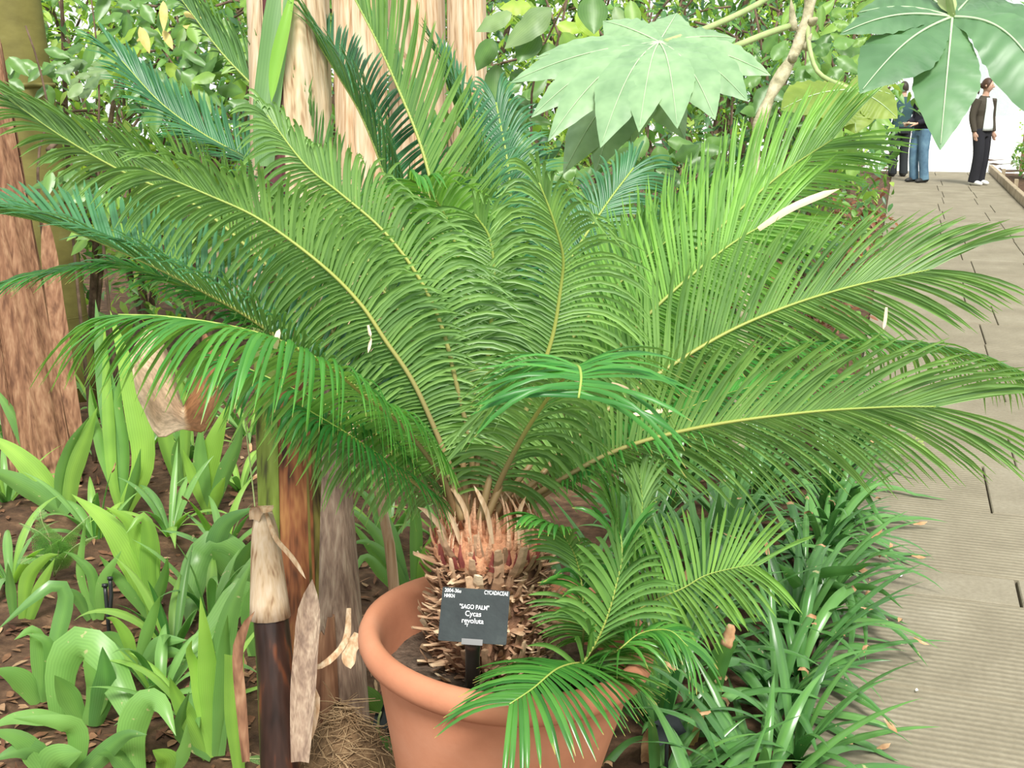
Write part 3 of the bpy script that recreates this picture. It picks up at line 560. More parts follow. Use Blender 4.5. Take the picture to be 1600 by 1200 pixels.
frond(pup, [PB, U(960, 1020, dP + .02), U(1000, 990, dP + .02), U(1045, 985, dP + .0), U(1075, 1010, dP - .02)], .11, 10, 0, V=10, mat='pup', fan=(75, 55, 20), droop=.4, t_start=.2, seed=306, r0=.004)
# ================================================================== PLANT LABEL
LC = U(741, 962, 1.98); lab = thing('plant_label', 'black plastic plant label on a stake naming the sago palm', 'label', G(738, 1085, SOILZ + .02))
ez = (CUP * 0.94 + FW * 0.34).normalized(); ex = (RT * math.cos(math.radians(4.0)) - ez * math.sin(math.radians(4.0))).normalized(); en = ex.cross(ez).normalized(); ez = en.cross(ex)
def LP(x, y, z=0): return LC + ex * x + ez * y - en * z * -1
HW, HH = 0.0585, 0.046
mb = MB(); vs = []; fs = []
ring = []
for (sx, sy) in ((-1, -1), (1, -1), (1, 1), (-1, 1)):
    for q in range(4):
        a = {(-1, -1): 180, (1, -1): 270, (1, 1): 0, (-1, 1): 90}[(sx, sy)] + q * 30
        ring.append((sx * (HW - .003) + .003 * math.cos(math.radians(a)), sy * (HH - .003) + .003 * math.sin(math.radians(a))))
n = len(ring)
front = -1 if en.dot(FW) > 0 else 1
for z in (0.0012, -0.0012): vs += [LC + ex * x + ez * y + en * (front * z) for x, y in ring]
fs = [tuple(range(n)), tuple(range(2 * n - 1, n - 1, -1))] + [(i, i + n, (i + 1) % n + n, (i + 1) % n) for i in range(n)]
mb.add(vs, fs); plate = mb.build('plate', M['label_plate'], lab, smooth=False)
def text(body, x, y, size, align, parent, sx=1.0):
    cu = bpy.data.curves.new('lettering', 'FONT'); cu.body = body; cu.size = size; cu.align_x = align; cu.align_y = 'CENTER'; cu.extrude = 0.0002; cu.offset = size * 0.004
    tmp = bpy.data.objects.new('lettering_source', cu); COL.objects.link(tmp); bpy.context.view_layer.update()
    me = bpy.data.meshes.new_from_object(tmp.evaluated_get(bpy.context.evaluated_depsgraph_get())); bpy.data.objects.remove(tmp)
    me.materials.clear(); me.materials.append(M['white_print'])
    o = bpy.data.objects.new('lettering', me); COL.objects.link(o); o.parent = parent
    nz = en * front; p = LC + ex * x + ez * y + nz * 0.0015
    X = ex; Y = ez; Zv = nz
    o.matrix_local = Matrix.Translation(-ORIG[parent.name]) @ Matrix(((X.x, Y.x, Zv.x, p.x), (X.y, Y.y, Zv.y, p.y), (X.z, Y.z, Zv.z, p.z), (0, 0, 0, 1))) @ Matrix.Diagonal((sx, 1, 1, 1))
    return o
text('2004-36u', -HW + .004, HH - .0060, .0092, 'LEFT', plate, .82); text('HMKN', -HW + .004, HH - .0152, .0092, 'LEFT', plate, .68)
text('CYCADACEAE', HW - .0025, HH - .0055, .0098, 'RIGHT', plate, .66)
text('"SAGO PALM"', -.001, .0140, .0108, 'CENTER', plate, .78); text('Cycas', -.002, .0025, .0128, 'CENTER', plate, .92); text('revoluta', -.002, -.0095, .0124, 'CENTER', plate, .92)
text('"T', -.012, -.0175, .007, 'CENTER', plate)
mb = MB(); s0 = LC - ez * (HH - .012) - en * front * .006; s1 = G(738, 1092, SOILZ - .02); s1 = Vector((s1.x, s1.y, SOILZ - .04))
P = resample([s0, s0.lerp(s1, .5), s1], 6); tube(mb, P, [.0135] * 7, 10, side0=ex, flat=.45); mb.build('stake', M['black_plastic'], lab)
mb = MB(); cc = LC - ez * HH; bx = []
for sx in (-1, 1):
    for sy in (-.004, .006):
        for sz in (-.004, .004): bx.append(cc + ex * (.018 * sx) + ez * sy + en * sz)
mb.add(bx, [(0, 1, 3, 2), (4, 6, 7, 5), (0, 4, 5, 1), (2, 3, 7, 6), (0, 2, 6, 4), (1, 5, 7, 3)]); mb.build('clip', M['black_plastic'], lab, smooth=False)

# ================================================================== BANANA STEMS (left of the pot)
def shell(parent, name, mat, base, top, r0, r1, a0, a1, n=9, k=10, wob=0.004, seed=0, thick=0.006, rag=0.0):
    """a leaf sheath: a curved strip of a stem wall between azimuths a0..a1 (deg, 0 = image right, 90 = away), base->top axis points"""
    r = random.Random(seed); m_ = MB(); ax = top - base; vs = []; ph = r.uniform(0, 6)
    for i in range(n + 1):
        s = i / n; c = base + ax * s; rr = r0 + (r1 - r0) * s
        for j in range(k + 1):
            a = math.radians(a0 + (a1 - a0) * j / k); q = rr + wob * math.sin(3 * s + ph + j * 1.3) + wob * 0.7 * math.sin(j * 2.1 + ph)
            lift = UPZ * (rag * r.uniform(-1, 1)) if i in (0, n) and rag else UPZ * 0
            vs.append(c + (RT * math.cos(a) + FWH * math.sin(a)) * q + lift)
    nf = len(vs)
    for v in list(vs):
        h = (v.z - base.z) / max(1e-6, ax.z); c = base + ax * h; d = (v - c); d.z = 0; vs.append(v - d.normalized() * thick)
    W_ = k + 1; fs = []
    for i in range(n):
        for j in range(k):
            q = (i * W_ + j, i * W_ + j + 1, (i + 1) * W_ + j + 1, (i + 1) * W_ + j); fs.append(q); fs.append(tuple(x + nf for x in q[::-1]))
    for i in range(n):
        for j in (0, k): fs.append((i * W_ + j, (i + 1) * W_ + j, (i + 1) * W_ + j + nf, i * W_ + j + nf))
    for j in range(k):
        for i in (0, n): fs.append((i * W_ + j, i * W_ + j + 1, i * W_ + j + 1 + nf, i * W_ + j + nf))
    m_.add(vs, fs); return m_.build(name, M[mat], parent)
def vert(px, py, d):       # ground point straight below a pixel at depth d
    p = U(px, py, d); return Vector((p.x, p.y, 0))
B0 = vert(462, 760, 2.72); B1 = vert(458, 60, 2.80); B1.z = 2.25
ban = thing('banana_plant', 'tall banana stem with green and brown mottled sheaths left of the pot', 'banana plant', B0)
mid = B0.lerp(B1, 0.47)
m_ = MB(); tube(m_, resample([B0 - UPZ * .02, B1], 14), [.085 - .0018 * i for i in range(15)], 18); m_.build('stem_core', M['brown_sheath'], ban)
low = B0; lo_t = mid
shell(ban, 'sheath', 'green_sheath', low, lo_t, .108, .100, 175, 250, seed=1, wob=.003)
shell(ban, 'sheath', 'brown_sheath', low, lo_t, .104, .094, 245, 295, seed=2, wob=.003)
shell(ban, 'sheath', 'olive_sheath', low, lo_t, .108, .098, 288, 330, seed=3, wob=.003)
shell(ban, 'sheath', 'brown_sheath', low, lo_t, .100, .092, 325, 400, seed=4)
shell(ban, 'sheath', 'green_sheath', low, lo_t, .100, .095, 60, 178, seed=5)
shell(ban, 'sheath', 'cream_sheath', mid - UPZ * .12, B1, .100, .092, 165, 242, seed=6, rag=.03)
shell(ban, 'sheath', 'maroon_sheath', mid - UPZ * .05, B1, .097, .088, 238, 275, seed=7, rag=.02)
shell(ban, 'sheath', 'cream_sheath', mid + UPZ * .02, B1, .102, .094, 272, 345, seed=8, rag=.03)
shell(ban, 'sheath', 'tan_sheath', mid - UPZ * .1, B1, .096, .09, 340, 520, seed=9, rag=.02)
# grey fibrous dry sheath flaring at the foot, right side
F0 = vert(528, 1010, 2.66); F1 = vert(524, 600, 2.66); F1.z = U(524, 600, 2.66).z
shell(ban, 'dry_sheath', 'grey_sheath', F0 + RT * .0, F1, .066, .022, 165, 400, n=12, seed=10, wob=.005, rag=.02)
shell(ban, 'dry_sheath', 'grey_sheath', F0 - RT * .06, F0 - RT * .045 + UPZ * .40, .06, .022, 180, 380, n=8, seed=12, wob=.006, rag=.03)
shell(ban, 'dry_sheath', 'redwood_sheath', F0 - RT * .05 - FWH * .03, F0 - RT * .03 + UPZ * .42, .06, .035, 190, 340, n=8, seed=13, wob=.005, rag=.03)
# green young leaf rolled against the top
m_ = MB(); P = resample(catmull([U(415, 260, 2.66), U(418, 180, 2.64), U(428, 90, 2.63), U(440, 0, 2.62), U(452, -60, 2.62)], 20), 10)
strap(m_, P, .062, RT, .6, wprof_arch, .6); tag(m_.build('leaf', M['strap_pale'], ban), 'folded yellow green young leaf')
m_ = MB(); P = resample(catmull([U(424, 160, 2.60), U(432, 100, 2.59), U(446, 40, 2.58), U(462, -30, 2.58)], 14), 10); strap(m_, P, .03, RT, .5, wprof_lance, .95); m_.build('leaf', M['strap_bright'], ban)
m_ = MB(); P = resample(catmull([U(412, 250, 2.67), U(416, 200, 2.665), U(420, 165, 2.66)], 10), 6); strap(m_, P, .05, RT, .6, wprof_arch, .9); tag(m_.build('leaf_stalk', M['strap_pale'], ban), None)
# broken flap hanging
m_ = MB(); P = resample(catmull([U(385, 475, 2.62), U(372, 430, 2.6), U(350, 395, 2.57), U(338, 378, 2.56)], 12), 8); strap(m_, P, .075, CUP * .3 + RT, .3, wprof_cut, wave=.2); m_.build('dry_flap', M['tan_sheath'], ban)
# fibre mass at the foot
FM = vert(530, 1080, 2.62)
fm = thing('fibre_mound', 'matted brown root fibres around the foot of the banana stem', 'root mass', FM)
m_ = MB(); vs = []; K = 26
for i in range(9):
    for j in range(K):
        a = 2 * math.pi * j / K; s = i / 8; rr = .17 * (1 - s ** 1.6) * (1 + .10 * math.sin(3 * a + i)) + .001
        vs.append(FM + RT * (rr * math.cos(a)) + FWH * (rr * .8 * math.sin(a)) + UPZ * (.26 * s + .012 * math.sin(5 * a + 2 * i) - .02))
m_.add(vs, [(i * K + j, i * K + (j + 1) % K, (i + 1) * K + (j + 1) % K, (i + 1) * K + j) for i in range(8) for j in range(K)]); m_.build('root_core', M['fibre_base'], fm)
m_ = MB()
for k in range(420):
    a = RND.uniform(math.pi, 2.15 * math.pi); s = RND.random(); rr = .172 * (1 - s ** 1.6) + .004
    p = FM + RT * (rr * math.cos(a)) + FWH * (rr * .8 * math.sin(a)) + UPZ * (.25 * s)
    d = (RT * RND.uniform(-1, 1) - FWH * .15 + UPZ * RND.uniform(-1, .6)).normalized(); l = RND.uniform(.03, .1)
    q = [p, p + d * l * .5 - FWH * RND.uniform(0, .012), p + d * l + RT * RND.uniform(-.02, .02) - UPZ * .01]
    tube(m_, q, RND.uniform(.0006, .0014), 3, RND.random(), cap=False)
m_.build('fibres', M['fibre'], fm, kind='stuff')
for pts, wd in [([(545, 950, 2.5), (540, 1000, 2.47), (510, 1035, 2.45), (475, 1048, 2.44)], .014), ([(470, 1058, 2.43), (492, 1090, 2.42), (485, 1140, 2.41), (466, 1185, 2.41)], .02), ([(560, 990, 2.48), (545, 1020, 2.46), (548, 1045, 2.45)], .03)]:
    m_ = MB(); strap(m_, resample(catmull([U(*q) for q in pts], 16), 10), wd, RT, .3, wprof_arch, wave=.2); m_.build('torn_strip', M['tan_sheath'], fm)

# charred stub in front
S0 = vert(432, 1100, 2.38); S1 = U(412, 800, 2.42)
stub = thing('banana_stub', 'blackened broken banana stub with a pale frayed top beside the pot', 'banana stub', S0)
m_ = MB(); C = resample([S0 - UPZ * .03, S0.lerp(S1, .55) + RT * .004, S0.lerp(S1, .78)], 10); tube(m_, C, [.043, .043, .043, .042, .042, .041, .040, .039, .038, .037, .034], 16); m_.build('stub_stem', M['dark_sheath'], stub)
m_ = MB(); C = resample([S0.lerp(S1, .70), S0.lerp(S1, .9), S1], 6); tube(m_, C, [.043, .040, .037, .034, .031, .027, .018], 14); m_.build('frayed_top', M['cream_sheath'], stub)
for pts, wd, mt in [([(470, 1190, 2.32), (475, 1080, 2.33), (483, 970, 2.35), (488, 905, 2.36)], .05, 'grey_sheath'), ([(385, 1190, 2.33), (378, 1100, 2.33), (372, 1020, 2.34), (385, 975, 2.34), (398, 955, 2.34)], .022, 'redwood_sheath'),
                    ([(415, 800, 2.4), (430, 840, 2.38), (455, 870, 2.37), (478, 905, 2.37)], .010, 'tan_sheath'), ([(398, 812, 2.4), (402, 795, 2.39), (415, 790, 2.38), (425, 798, 2.37)], .028, 'tan_sheath')]:
    m_ = MB(); strap(m_, resample(catmull([U(*q) for q in pts], 16), 12), wd, RT, .5, wprof_arch, wave=.15); m_.build('dry_strip', M[mt], stub)

# thinner leaning dry stalk
m_ = MB(); C = resample(catmull([vert(628, 925, 2.82) - UPZ * .0, U(612, 880, 2.78), U(598, 800, 2.76), U(585, 735, 2.75)], 20), 12); tube(m_, C, [.020 - .0005 * i for i in range(13)], 10, flat=.7)
tag(m_.build('dry_stalk', M['tan_sheath'], loc=C[0]), 'pale dry leaf stalk leaning behind the left rim of the pot', 'stalk')
m_ = MB(); C = resample(catmull([U(545, 700, 2.74), U(575, 725, 2.73), U(590, 745, 2.72)], 8), 6); strap(m_, C, .028, CUP, .3, wprof_arch)
tag(m_.build('dry_leaf_scrap', M['tan_sheath'], loc=C[0]), 'curled dry leaf scrap caught on the leaning stalk', 'dry leaf')

# dry banana stems standing behind the palm
for i, (xa, xb, d, m1, m2, lb) in enumerate([(520, 603, 5.3, 'tan_sheath', 'cream_sheath', 'dry orange tan banana stem behind the palm, left of three'),
                                            (606, 695, 5.7, 'cream_sheath', 'tan_sheath', 'pale dry banana stem behind the palm, middle of three'),
                                            (698, 758, 5.5, 'cream_sheath', 'tan_sheath', 'pale smooth dry banana stem behind the palm, right of three')]):
    cx = (xa + xb) / 2; rr = (xb - xa) / 2 / FPX * d; b = vert(cx + 4, 300, d); t = vert(cx, 0, d); t.z = 2.9
    q = thing('dry_banana_stem', lb, 'banana stem', b, group='dry banana stems behind the palm')
    m_ = MB(); tube(m_, resample([b - UPZ * .02, t], 10), rr * .84, 14); m_.build('stem_core', M['redwood_sheath'], q)
    shell(q, 'sheath', m1, b, t, rr, rr * .97, 190, 262, seed=30 + i, wob=.003)
    shell(q, 'sheath', m2, b, t, rr * .95, rr * .93, 258, 300, seed=40 + i, wob=.003)
    shell(q, 'sheath', m1, b, t, rr, rr * .97, 296, 370, seed=50 + i, wob=.003)
    shell(q, 'sheath', m2, b, t, rr * .95, rr * .9, 10, 188, seed=60 + i, wob=.003)
    if i == 1:
        m_ = MB(); P = resample(catmull([U(640, 110, 5.5), U(605, 90, 5.48), U(585, 60, 5.46), U(570, 30, 5.46)], 12), 8); strap(m_, P, .14, RT * .6 + CUP * .4, .35, wprof_arch); m_.build('dry_flap', M['cream_sheath'], q)

# far left reddish stem and olive trunk
b = vert(58, 620, 4.75); t = U(-38, 60, 4.75) 
q = thing('red_brown_stem', 'reddish brown dry banana stem at the left edge of the bed', 'banana stem', b)
m_ = MB(); tube(m_, resample([b - UPZ * .02, t], 10), .095, 14); m_.build('stem_core', M['redwood_sheath'], q)
for k, (a0, a1, r_, mt, dr) in enumerate([(185, 250, .118, 'redwood_sheath', 0), (246, 290, .112, 'redwood_sheath', 0), (285, 345, .120, 'redwood_sheath', 0), (340, 400, .124, 'redwood_sheath', -.6), (40, 187, .11, 'redwood_sheath', 0)]):
    shell(q, 'sheath', mt, b, b.lerp(t, 1 + dr * .5), r_ * 1.15, r_ * (.9 if dr == 0 else .75), a0, a1, seed=70 + k, wob=.006, rag=.05)
m_ = MB(); strap(m_, resample(catmull([U(125, 700, 4.6), U(108, 600, 4.6), U(88, 470, 4.62), U(70, 330, 4.64)], 16), 10), .07, RT, .4, wprof_arch, wave=.1); m_.build('split_strip', M['redwood_sheath'], q)
b = vert(75, 300, 5.9); t = Vector((b.x, b.y, 2.7)) - RT * .12
q = thing('olive_trunk', 'smooth olive green tree trunk standing behind the left stem', 'tree', b)
m_ = MB(); tube(m_, resample([b - UPZ * .02, t], 14), [.16 - .002 * i for i in range(15)], 22); m_.build('trunk', M['olive_bark'], q)
for z in (.45, 1.05, 1.62, 2.15):
    m_ = MB(); c = b.lerp(t, z / 2.7); tube(m_, [c - UPZ * .012, c, c + UPZ * .012], [.150, .157, .150], 22); m_.build('node_ring', M['olive_bark'], q)
m_ = MB(); C = resample(catmull([U(15, 165, 5.2), U(60, 185, 5.2), U(95, 210, 5.1), U(75, 235, 5.0)], 12), 10); tube(m_, C, .012, 7)
m_.build('vine', M['bark'], q)

# folded dry sheath lying among the left leaves
NE = [U(203, 560, 2.78), U(214, 620, 2.76), U(245, 677, 2.74), U(285, 674, 2.73), U(325, 668, 2.74), U(350, 618, 2.76), U(354, 566, 2.78)]
FE = [U(225, 512, 2.98), U(254, 537, 2.96), U(272, 592, 2.95), U(288, 640, 2.94), U(296, 612, 2.94), U(306, 575, 2.96), U(320, 520, 2.98)]
A_, B_ = resample(catmull(NE, 40), 24), resample(catmull(FE, 40), 24); m_ = MB(); vs = []; ts = []
for i in range(25):
    for j in range(7):
        v = j / 6; vs.append(A_[i].lerp(B_[i], v) + UPZ * (.006 * math.sin(i * 1.1 + j)) + FWH * (.005 * math.sin(j * 2 + i * .4))); ts.append(0.15 if i > 13 else 0.9)
m_.add(vs, [(i * 7 + j, i * 7 + j + 1, (i + 1) * 7 + j + 1, (i + 1) * 7 + j) for i in range(24) for j in range(6)], ts)
M['fold'] = surf('folded_dry_leaf', [(0.1, (0.30, 0.13, 0.05)), (0.5, (0.55, 0.34, 0.18)), (0.9, (0.74, 0.56, 0.38))], 22, 0.75, stretch=(3, 3, 1), detail=2, use_tint=True)
fo_ = tag(m_.build('folded_dry_leaf', M['fold'], loc=G(270, 690, 0)), 'folded tan and brown dry leaf sheath among the left strap leaves', 'dry leaf')
sol = fo_.modifiers.new('thickness', 'SOLIDIFY'); sol.thickness = .004

# ================================================================== STRAP-LEAVED PLANTS, LEFT BED (leaves traced in space)
def pxleaf(parent, pts, wpx, mat, twist=0, t=None, prof=wprof_strap, fold=.3, dd=-.12, name='leaf', d0=None):
    """pts image points from foot to tip; the foot stands on the soil, the blade rises from there"""
    b = G(*pts[0]); da = d0 if d0 else depth(b); n = len(pts)
    P = [U(px, py, da + dd * i / (n - 1)) for i, (px, py) in enumerate(pts)]
    for i in range(1, n):
        if P[i].z < .03: P[i] = G(pts[i][0], pts[i][1], .03)
    if d0 is None: P[0] = b - UPZ * .01
    P = resample(catmull(P, 40), 16); T = tangents(P); a = math.radians(twist); sides = []
    for i in range(len(P)):
        vd = (P[i] - EYE).normalized(); s = T[i].cross(vd); s = s.normalized() if s.length > .05 else RT
        if i and s.dot(sides[-1]) < 0 : s = -s
        sides.append(s)
    sides = [Quaternion(T[i], a) @ s for i, s in enumerate(sides)]
    m_ = MB(); strap(m_, P, .80 * wpx / FPX * da, sides, fold, prof, RND.uniform(.1, .95) if t is None else t, wave=.06, ph=RND.uniform(0, 6))
    return m_.build(name, M[mat], parent)
LB = [
 ('twin bright leaves rising beside the reddish stem', (88, 745), [([(82, 740), (66, 690), (50, 625), (47, 562)], 40, 'strap_bright', 15), ([(88, 742), (86, 690), (75, 620), (37, 543)], 42, 'strap_bright', -25), ([(86, 760), (60, 715), (28, 660), (-12, 600)], 36, 'strap_mid', 20), ([(90, 745), (70, 700), (20, 640), (-6, 612)], 14, 'strap_pale', 0)]),
 ('broad arching leaves at the left edge below the reddish stem', (105, 805), [([(102, 800), (70, 755), (25, 708), (-25, 676)], 46, 'strap_bright', 10), ([(104, 802), (55, 770), (10, 745), (-30, 730)], 44, 'strap_mid', -20), ([(106, 800), (112, 740), (135, 680), (152, 636)], 40, 'strap_bright', 0), ([(100, 800), (95, 760), (110, 700), (140, 650)], 30, 'strap_mid', 40)]),
 ('tall pale upright leaves left of the folded dry sheath', (192, 800), [([(190, 798), (182, 700), (160, 570), (149, 468)], 42, 'strap_pale', 0), ([(194, 798), (168, 720), (146, 650), (140, 602)], 30, 'strap_mid', 30), ([(192, 800), (225, 720), (205, 600), (172, 485)], 50, 'strap_bright', 10), ([(196, 800), (212, 750), (220, 700)], 26, 'strap_mid', 40), ([(190, 800), (175, 740), (165, 560), (163, 500)], 24, 'strap_bright', 0), ([(193, 800), (196, 700), (185, 620), (205, 575), (240, 590)], 22, 'strap_mid', 30)]),
 ('leaves rising in front of the folded dry sheath', (285, 760), [([(285, 750), (283, 640), (258, 575), (222, 532)], 30, 'strap_mid', 10), ([(288, 752), (292, 650), (280, 590), (265, 560)], 28, 'strap_bright', 40), ([(280, 755), (262, 700), (250, 640), (232, 600)], 30, 'strap_bright', 0), ([(284, 755), (276, 710), (280, 680)], 24, 'strap_mid', 30)]),
 ('bright fan of leaves right of the folded dry sheath', (326, 805), [([(326, 800), (322, 740), (335, 690), (358, 628)], 44, 'strap_bright', 0), ([(330, 802), (350, 745), (372, 690), (378, 650)], 34, 'strap_mid', 25), ([(322, 802), (312, 730), (314, 660)], 36, 'strap_mid', -25), ([(328, 802), (300, 740), (285, 700)], 26, 'strap_bright', 10), ([(328, 802), (340, 770), (352, 745)], 24, 'strap_bright', 10)]),
 ('bright fan with a folded tip in the middle of the left bed', (236, 960), [([(234, 956), (214, 890), (172, 820), (112, 772)], 54, 'strap_bright', 10), ([(238, 956), (226, 880), (205, 820), (165, 792)], 50, 'strap_bright', -20), ([(240, 958), (236, 890), (234, 835), (222, 806), (197, 834)], 42, 'strap_bright', 15), ([(232, 958), (200, 920), (170, 885), (155, 868)], 26, 'strap_mid', 20), ([(236, 960), (256, 905), (262, 870)], 24, 'strap_mid', 20)]),
 ('pale leaf bending over to the left near the bottom edge', (72, 1095), [([(70, 1092), (86, 1010), (103, 935), (88, 913), (52, 935), (-5, 985)], 33, 'strap_pale', 0), ([(66, 1092), (66, 1030), (52, 985), (22, 1000)], 42, 'strap_mid', 10), ([(74, 1092), (84, 1040), (72, 1000), (40, 990)], 38, 'strap_mid', 30), ([(60, 1094), (30, 1060), (-10, 1045)], 44, 'strap_mid', 0)]),
 ('widest dark green leaf arching down in the lower left', (110, 1120), [([(96, 1118), (96, 1050), (118, 1008), (158, 1028), (198, 1100), (222, 1172)], 74, 'strap_mid', 5), ([(128, 1125), (105, 1085), (85, 1055)], 44, 'strap_mid', 0), ([(135, 1128), (150, 1080), (130, 1030)], 46, 'strap_mid', -20), ([(115, 1126), (70, 1120), (20, 1122), (-20, 1140)], 34, 'strap_mid', 20), ([(150, 1130), (165, 1070), (160, 1010)], 50, 'clivia_light', 20)]),
 ('upright glossy fan next to the blackened stub', (330, 1178), [([(334, 1176), (328, 1090), (322, 1010), (313, 932)], 42, 'strap_bright', 10), ([(338, 1176), (342, 1060), (358, 960), (394, 875)], 54, 'strap_mid', -15), ([(326, 1178), (300, 1130), (275, 1085), (265, 1058)], 40, 'strap_bright', 20), ([(330, 1178), (288, 1150), (284, 1120), (296, 1080)], 34, 'strap_mid', 40), ([(340, 1176), (350, 1080), (352, 1000), (356, 960)], 40, 'strap_mid', 30), ([(332, 1178), (310, 1060), (296, 1020), (300, 1000)], 34, 'strap_bright', 15)]),
 ('leaf slanting down from the blackened stub across the bed', (395, 1020), [([(400, 1020), (388, 920), (340, 975), (290, 1030), (243, 1062)], 56, 'strap_mid', 0), ([(402, 1020), (392, 960), (400, 900)], 40, 'strap_mid', 0)]),
 ('broad greyish leaves bending over beside the banana stem', (395, 905), [([(402, 905), (370, 862), (330, 848), (304, 895), (294, 985)], 56, 'strap_mid', 0), ([(340, 905), (335, 865), (352, 818), (400, 792)], 40, 'strap_pale', 10), ([(380, 905), (350, 880), (330, 860)], 40, 'strap_mid', 20), ([(370, 905), (385, 870), (398, 840)], 34, 'strap_mid', 20)]),
 ('short cut leaf standing against the blackened stub', (372, 1205), [([(374, 1205), (366, 1120), (366, 1024)], 36, 'strap_bright', 0)]),
 ('small upright leaves at the left edge of the picture', (30, 968), [([(22, 966), (16, 915), (12, 878)], 20, 'strap_mid', 0), ([(36, 968), (44, 905), (72, 872), (92, 866)], 30, 'strap_bright', 20), ([(44, 968), (62, 920), (86, 872)], 26, 'strap_bright', -10)]),
 ('large leaves cut by the lower left corner', (60, 1225), [([(60, 1225), (60, 1180), (30, 1172), (-15, 1190)], 44, 'strap_mid', 0), ([(70, 1225), (85, 1190), (128, 1175)], 66, 'strap_mid', 0), ([(100, 1230), (150, 1190), (195, 1150), (230, 1148)], 40, 'strap_mid', 10), ([(90, 1228), (40, 1160), (-20, 1140)], 48, 'strap_mid', 20), ([(110, 1228), (120, 1150), (95, 1130), (20, 1122)], 44, 'strap_mid', -20)]),
 ('broad bent leaf at the bottom between the corner and the stub', (235, 1222), [([(215, 1222), (205, 1150), (225, 1098), (252, 1100), (275, 1150)], 60, 'strap_mid', 0), ([(250, 1222), (262, 1190), (238, 1172)], 50, 'strap_bright', 0), ([(240, 1222), (285, 1180), (292, 1130)], 30, 'strap_mid', 0), ([(225, 1222), (180, 1180), (150, 1178)], 40, 'strap_mid', 30)]),
 ('thin leaves at the foot of the fan in the middle of the bed', (150, 965), [([(150, 962), (145, 900), (118, 870), (98, 862)], 24, 'strap_mid', 20), ([(155, 964), (160, 910), (190, 860)], 26, 'strap_mid', -20), ([(148, 964), (126, 900), (130, 840), (134, 810)], 16, 'strap_mid', 0), ([(140, 964), (118, 930), (90, 920)], 22, 'strap_mid', 10)]),
 ('short leaves below the bright fan by the irrigation spike', (215, 1040), [([(215, 1040), (180, 1000), (150, 990)], 34, 'strap_mid', 0), ([(220, 1040), (250, 1005), (292, 1000)], 30, 'strap_pale', 0), ([(210, 1042), (200, 1000), (180, 970), (165, 965)], 24, 'strap_bright', 0), ([(222, 1042), (260, 1020), (300, 1030)], 28, 'strap_mid', 20), ([(205, 1040), (175, 1020), (128, 1010)], 30, 'strap_mid', 0), ([(212, 1040), (240, 960), (250, 930)], 26, 'strap_mid', 20)]),
 ('light leaves bending at the foot of the leaning dry stalk', (640, 930), [([(640, 930), (610, 830), (575, 778), (535, 748)], 26, 'strap_pale', 10), ([(645, 930), (600, 850), (560, 805), (535, 800)], 26, 'strap_pale', 0), ([(640, 932), (612, 880), (575, 848), (545, 850)], 24, 'strap_mid', 0), ([(648, 930), (650, 820), (640, 770), (628, 745)], 26, 'strap_mid', 0), ([(652, 930), (680, 840), (700, 780)], 26, 'strap_mid', 0), ([(640, 932), (590, 870), (560, 830), (545, 815)], 22, 'strap_mid', 10), ([(636, 934), (600, 900), (570, 870), (550, 905)], 22, 'strap_mid', 0), ([(655, 930), (670, 860), (690, 830)], 30, 'strap_bright', 0)]),
 ('bright new leaves at the foot of the fibre mound', (570, 1212), [([(568, 1212), (548, 1168), (520, 1150), (484, 1146)], 24, 'strap_bright', 0), ([(572, 1212), (556, 1170), (530, 1148), (506, 1135)], 20, 'strap_bright', 0), ([(575, 1212), (552, 1165), (528, 1130), (512, 1122)], 14, 'strap_mid', 0)]),
]
for lb, base, leaves in LB:
    pl = thing('strap_leaf_plant', lb, 'plant', G(*base), group='strap-leaved plants in the left bed')
    for pts, wp, mt, tw in leaves:
        pxleaf(pl, pts, wp, mt, tw, prof=wprof_cut if lb.startswith('short cut') else wprof_strap)

def rosette(name, label, cat, base, n, L, W, mats, elev=(35, 80), droop=(40, 110), az=(0, 360), group=None, cut=0.0, seed=0, lean=Vector((0, 0, 0)), dead=0.0):
    r = random.Random(seed); pl = thing(name, label, cat, base, group=group)
    for k in range(n):
        a = math.radians(az[0] + (az[1] - az[0]) * ((k + r.uniform(.1, .9)) / n)); el = math.radians(r.uniform(*elev)); dr = math.radians(r.uniform(*droop)); l = L * r.uniform(.65, 1.1); c = r.random() < cut; l *= .72 if c else 1
        h = Vector((math.cos(a), math.sin(a), 0)); P = [Vector(base) + h * .012 - UPZ * .015]; ns = 12
        for i in range(ns):
            s = (i + .5) / ns; e = el - dr * s ** 1.5; stp = (h * math.cos(e) + UPZ * math.sin(e) + lean * s); P.append(P[-1] + stp.normalized() * (l / ns))
        for i in range(len(P)):
            if P[i].z < .012 and i > 2: P[i] = Vector((P[i].x, P[i].y, .012 + .004 * math.sin(i)))
        side = Vector((-h.y, h.x, 0)); tw = r.uniform(-.5, .5); sides = [(side + UPZ * tw * (i / ns)) for i in range(ns + 1)]
        m_ = MB(); strap(m_, P, W * r.uniform(.75, 1.15), sides, r.uniform(.2, .5), wprof_cut if c else wprof_strap, r.uniform(.05, .95), wave=.05, ph=r.uniform(0, 6))
        lf = m_.build('leaf', M[r.choice(mats)], pl)
        if c or r.random() < dead:
            m_ = MB(); e = P[-1] - (P[-1] - P[-3]) * (.05 if c else .35); d = (P[-1] - P[-2]).normalized()
            q = [e, e + d * .008, e + d * (.014 if c else .045)]
            strap(m_, resample(q, 4), W * (.95 if c else .45), sides[-1], .6, wprof_cut if c else wprof_arch, wave=.3); m_.build('dead_tip', M['dead_tip'], lf)
    return pl
ORD = ['first', 'second', 'third', 'fourth', 'fifth', 'sixth', 'seventh', 'eighth', 'ninth', 'tenth', 'eleventh', 'twelfth', 'thirteenth', 'fourteenth', 'fifteenth']
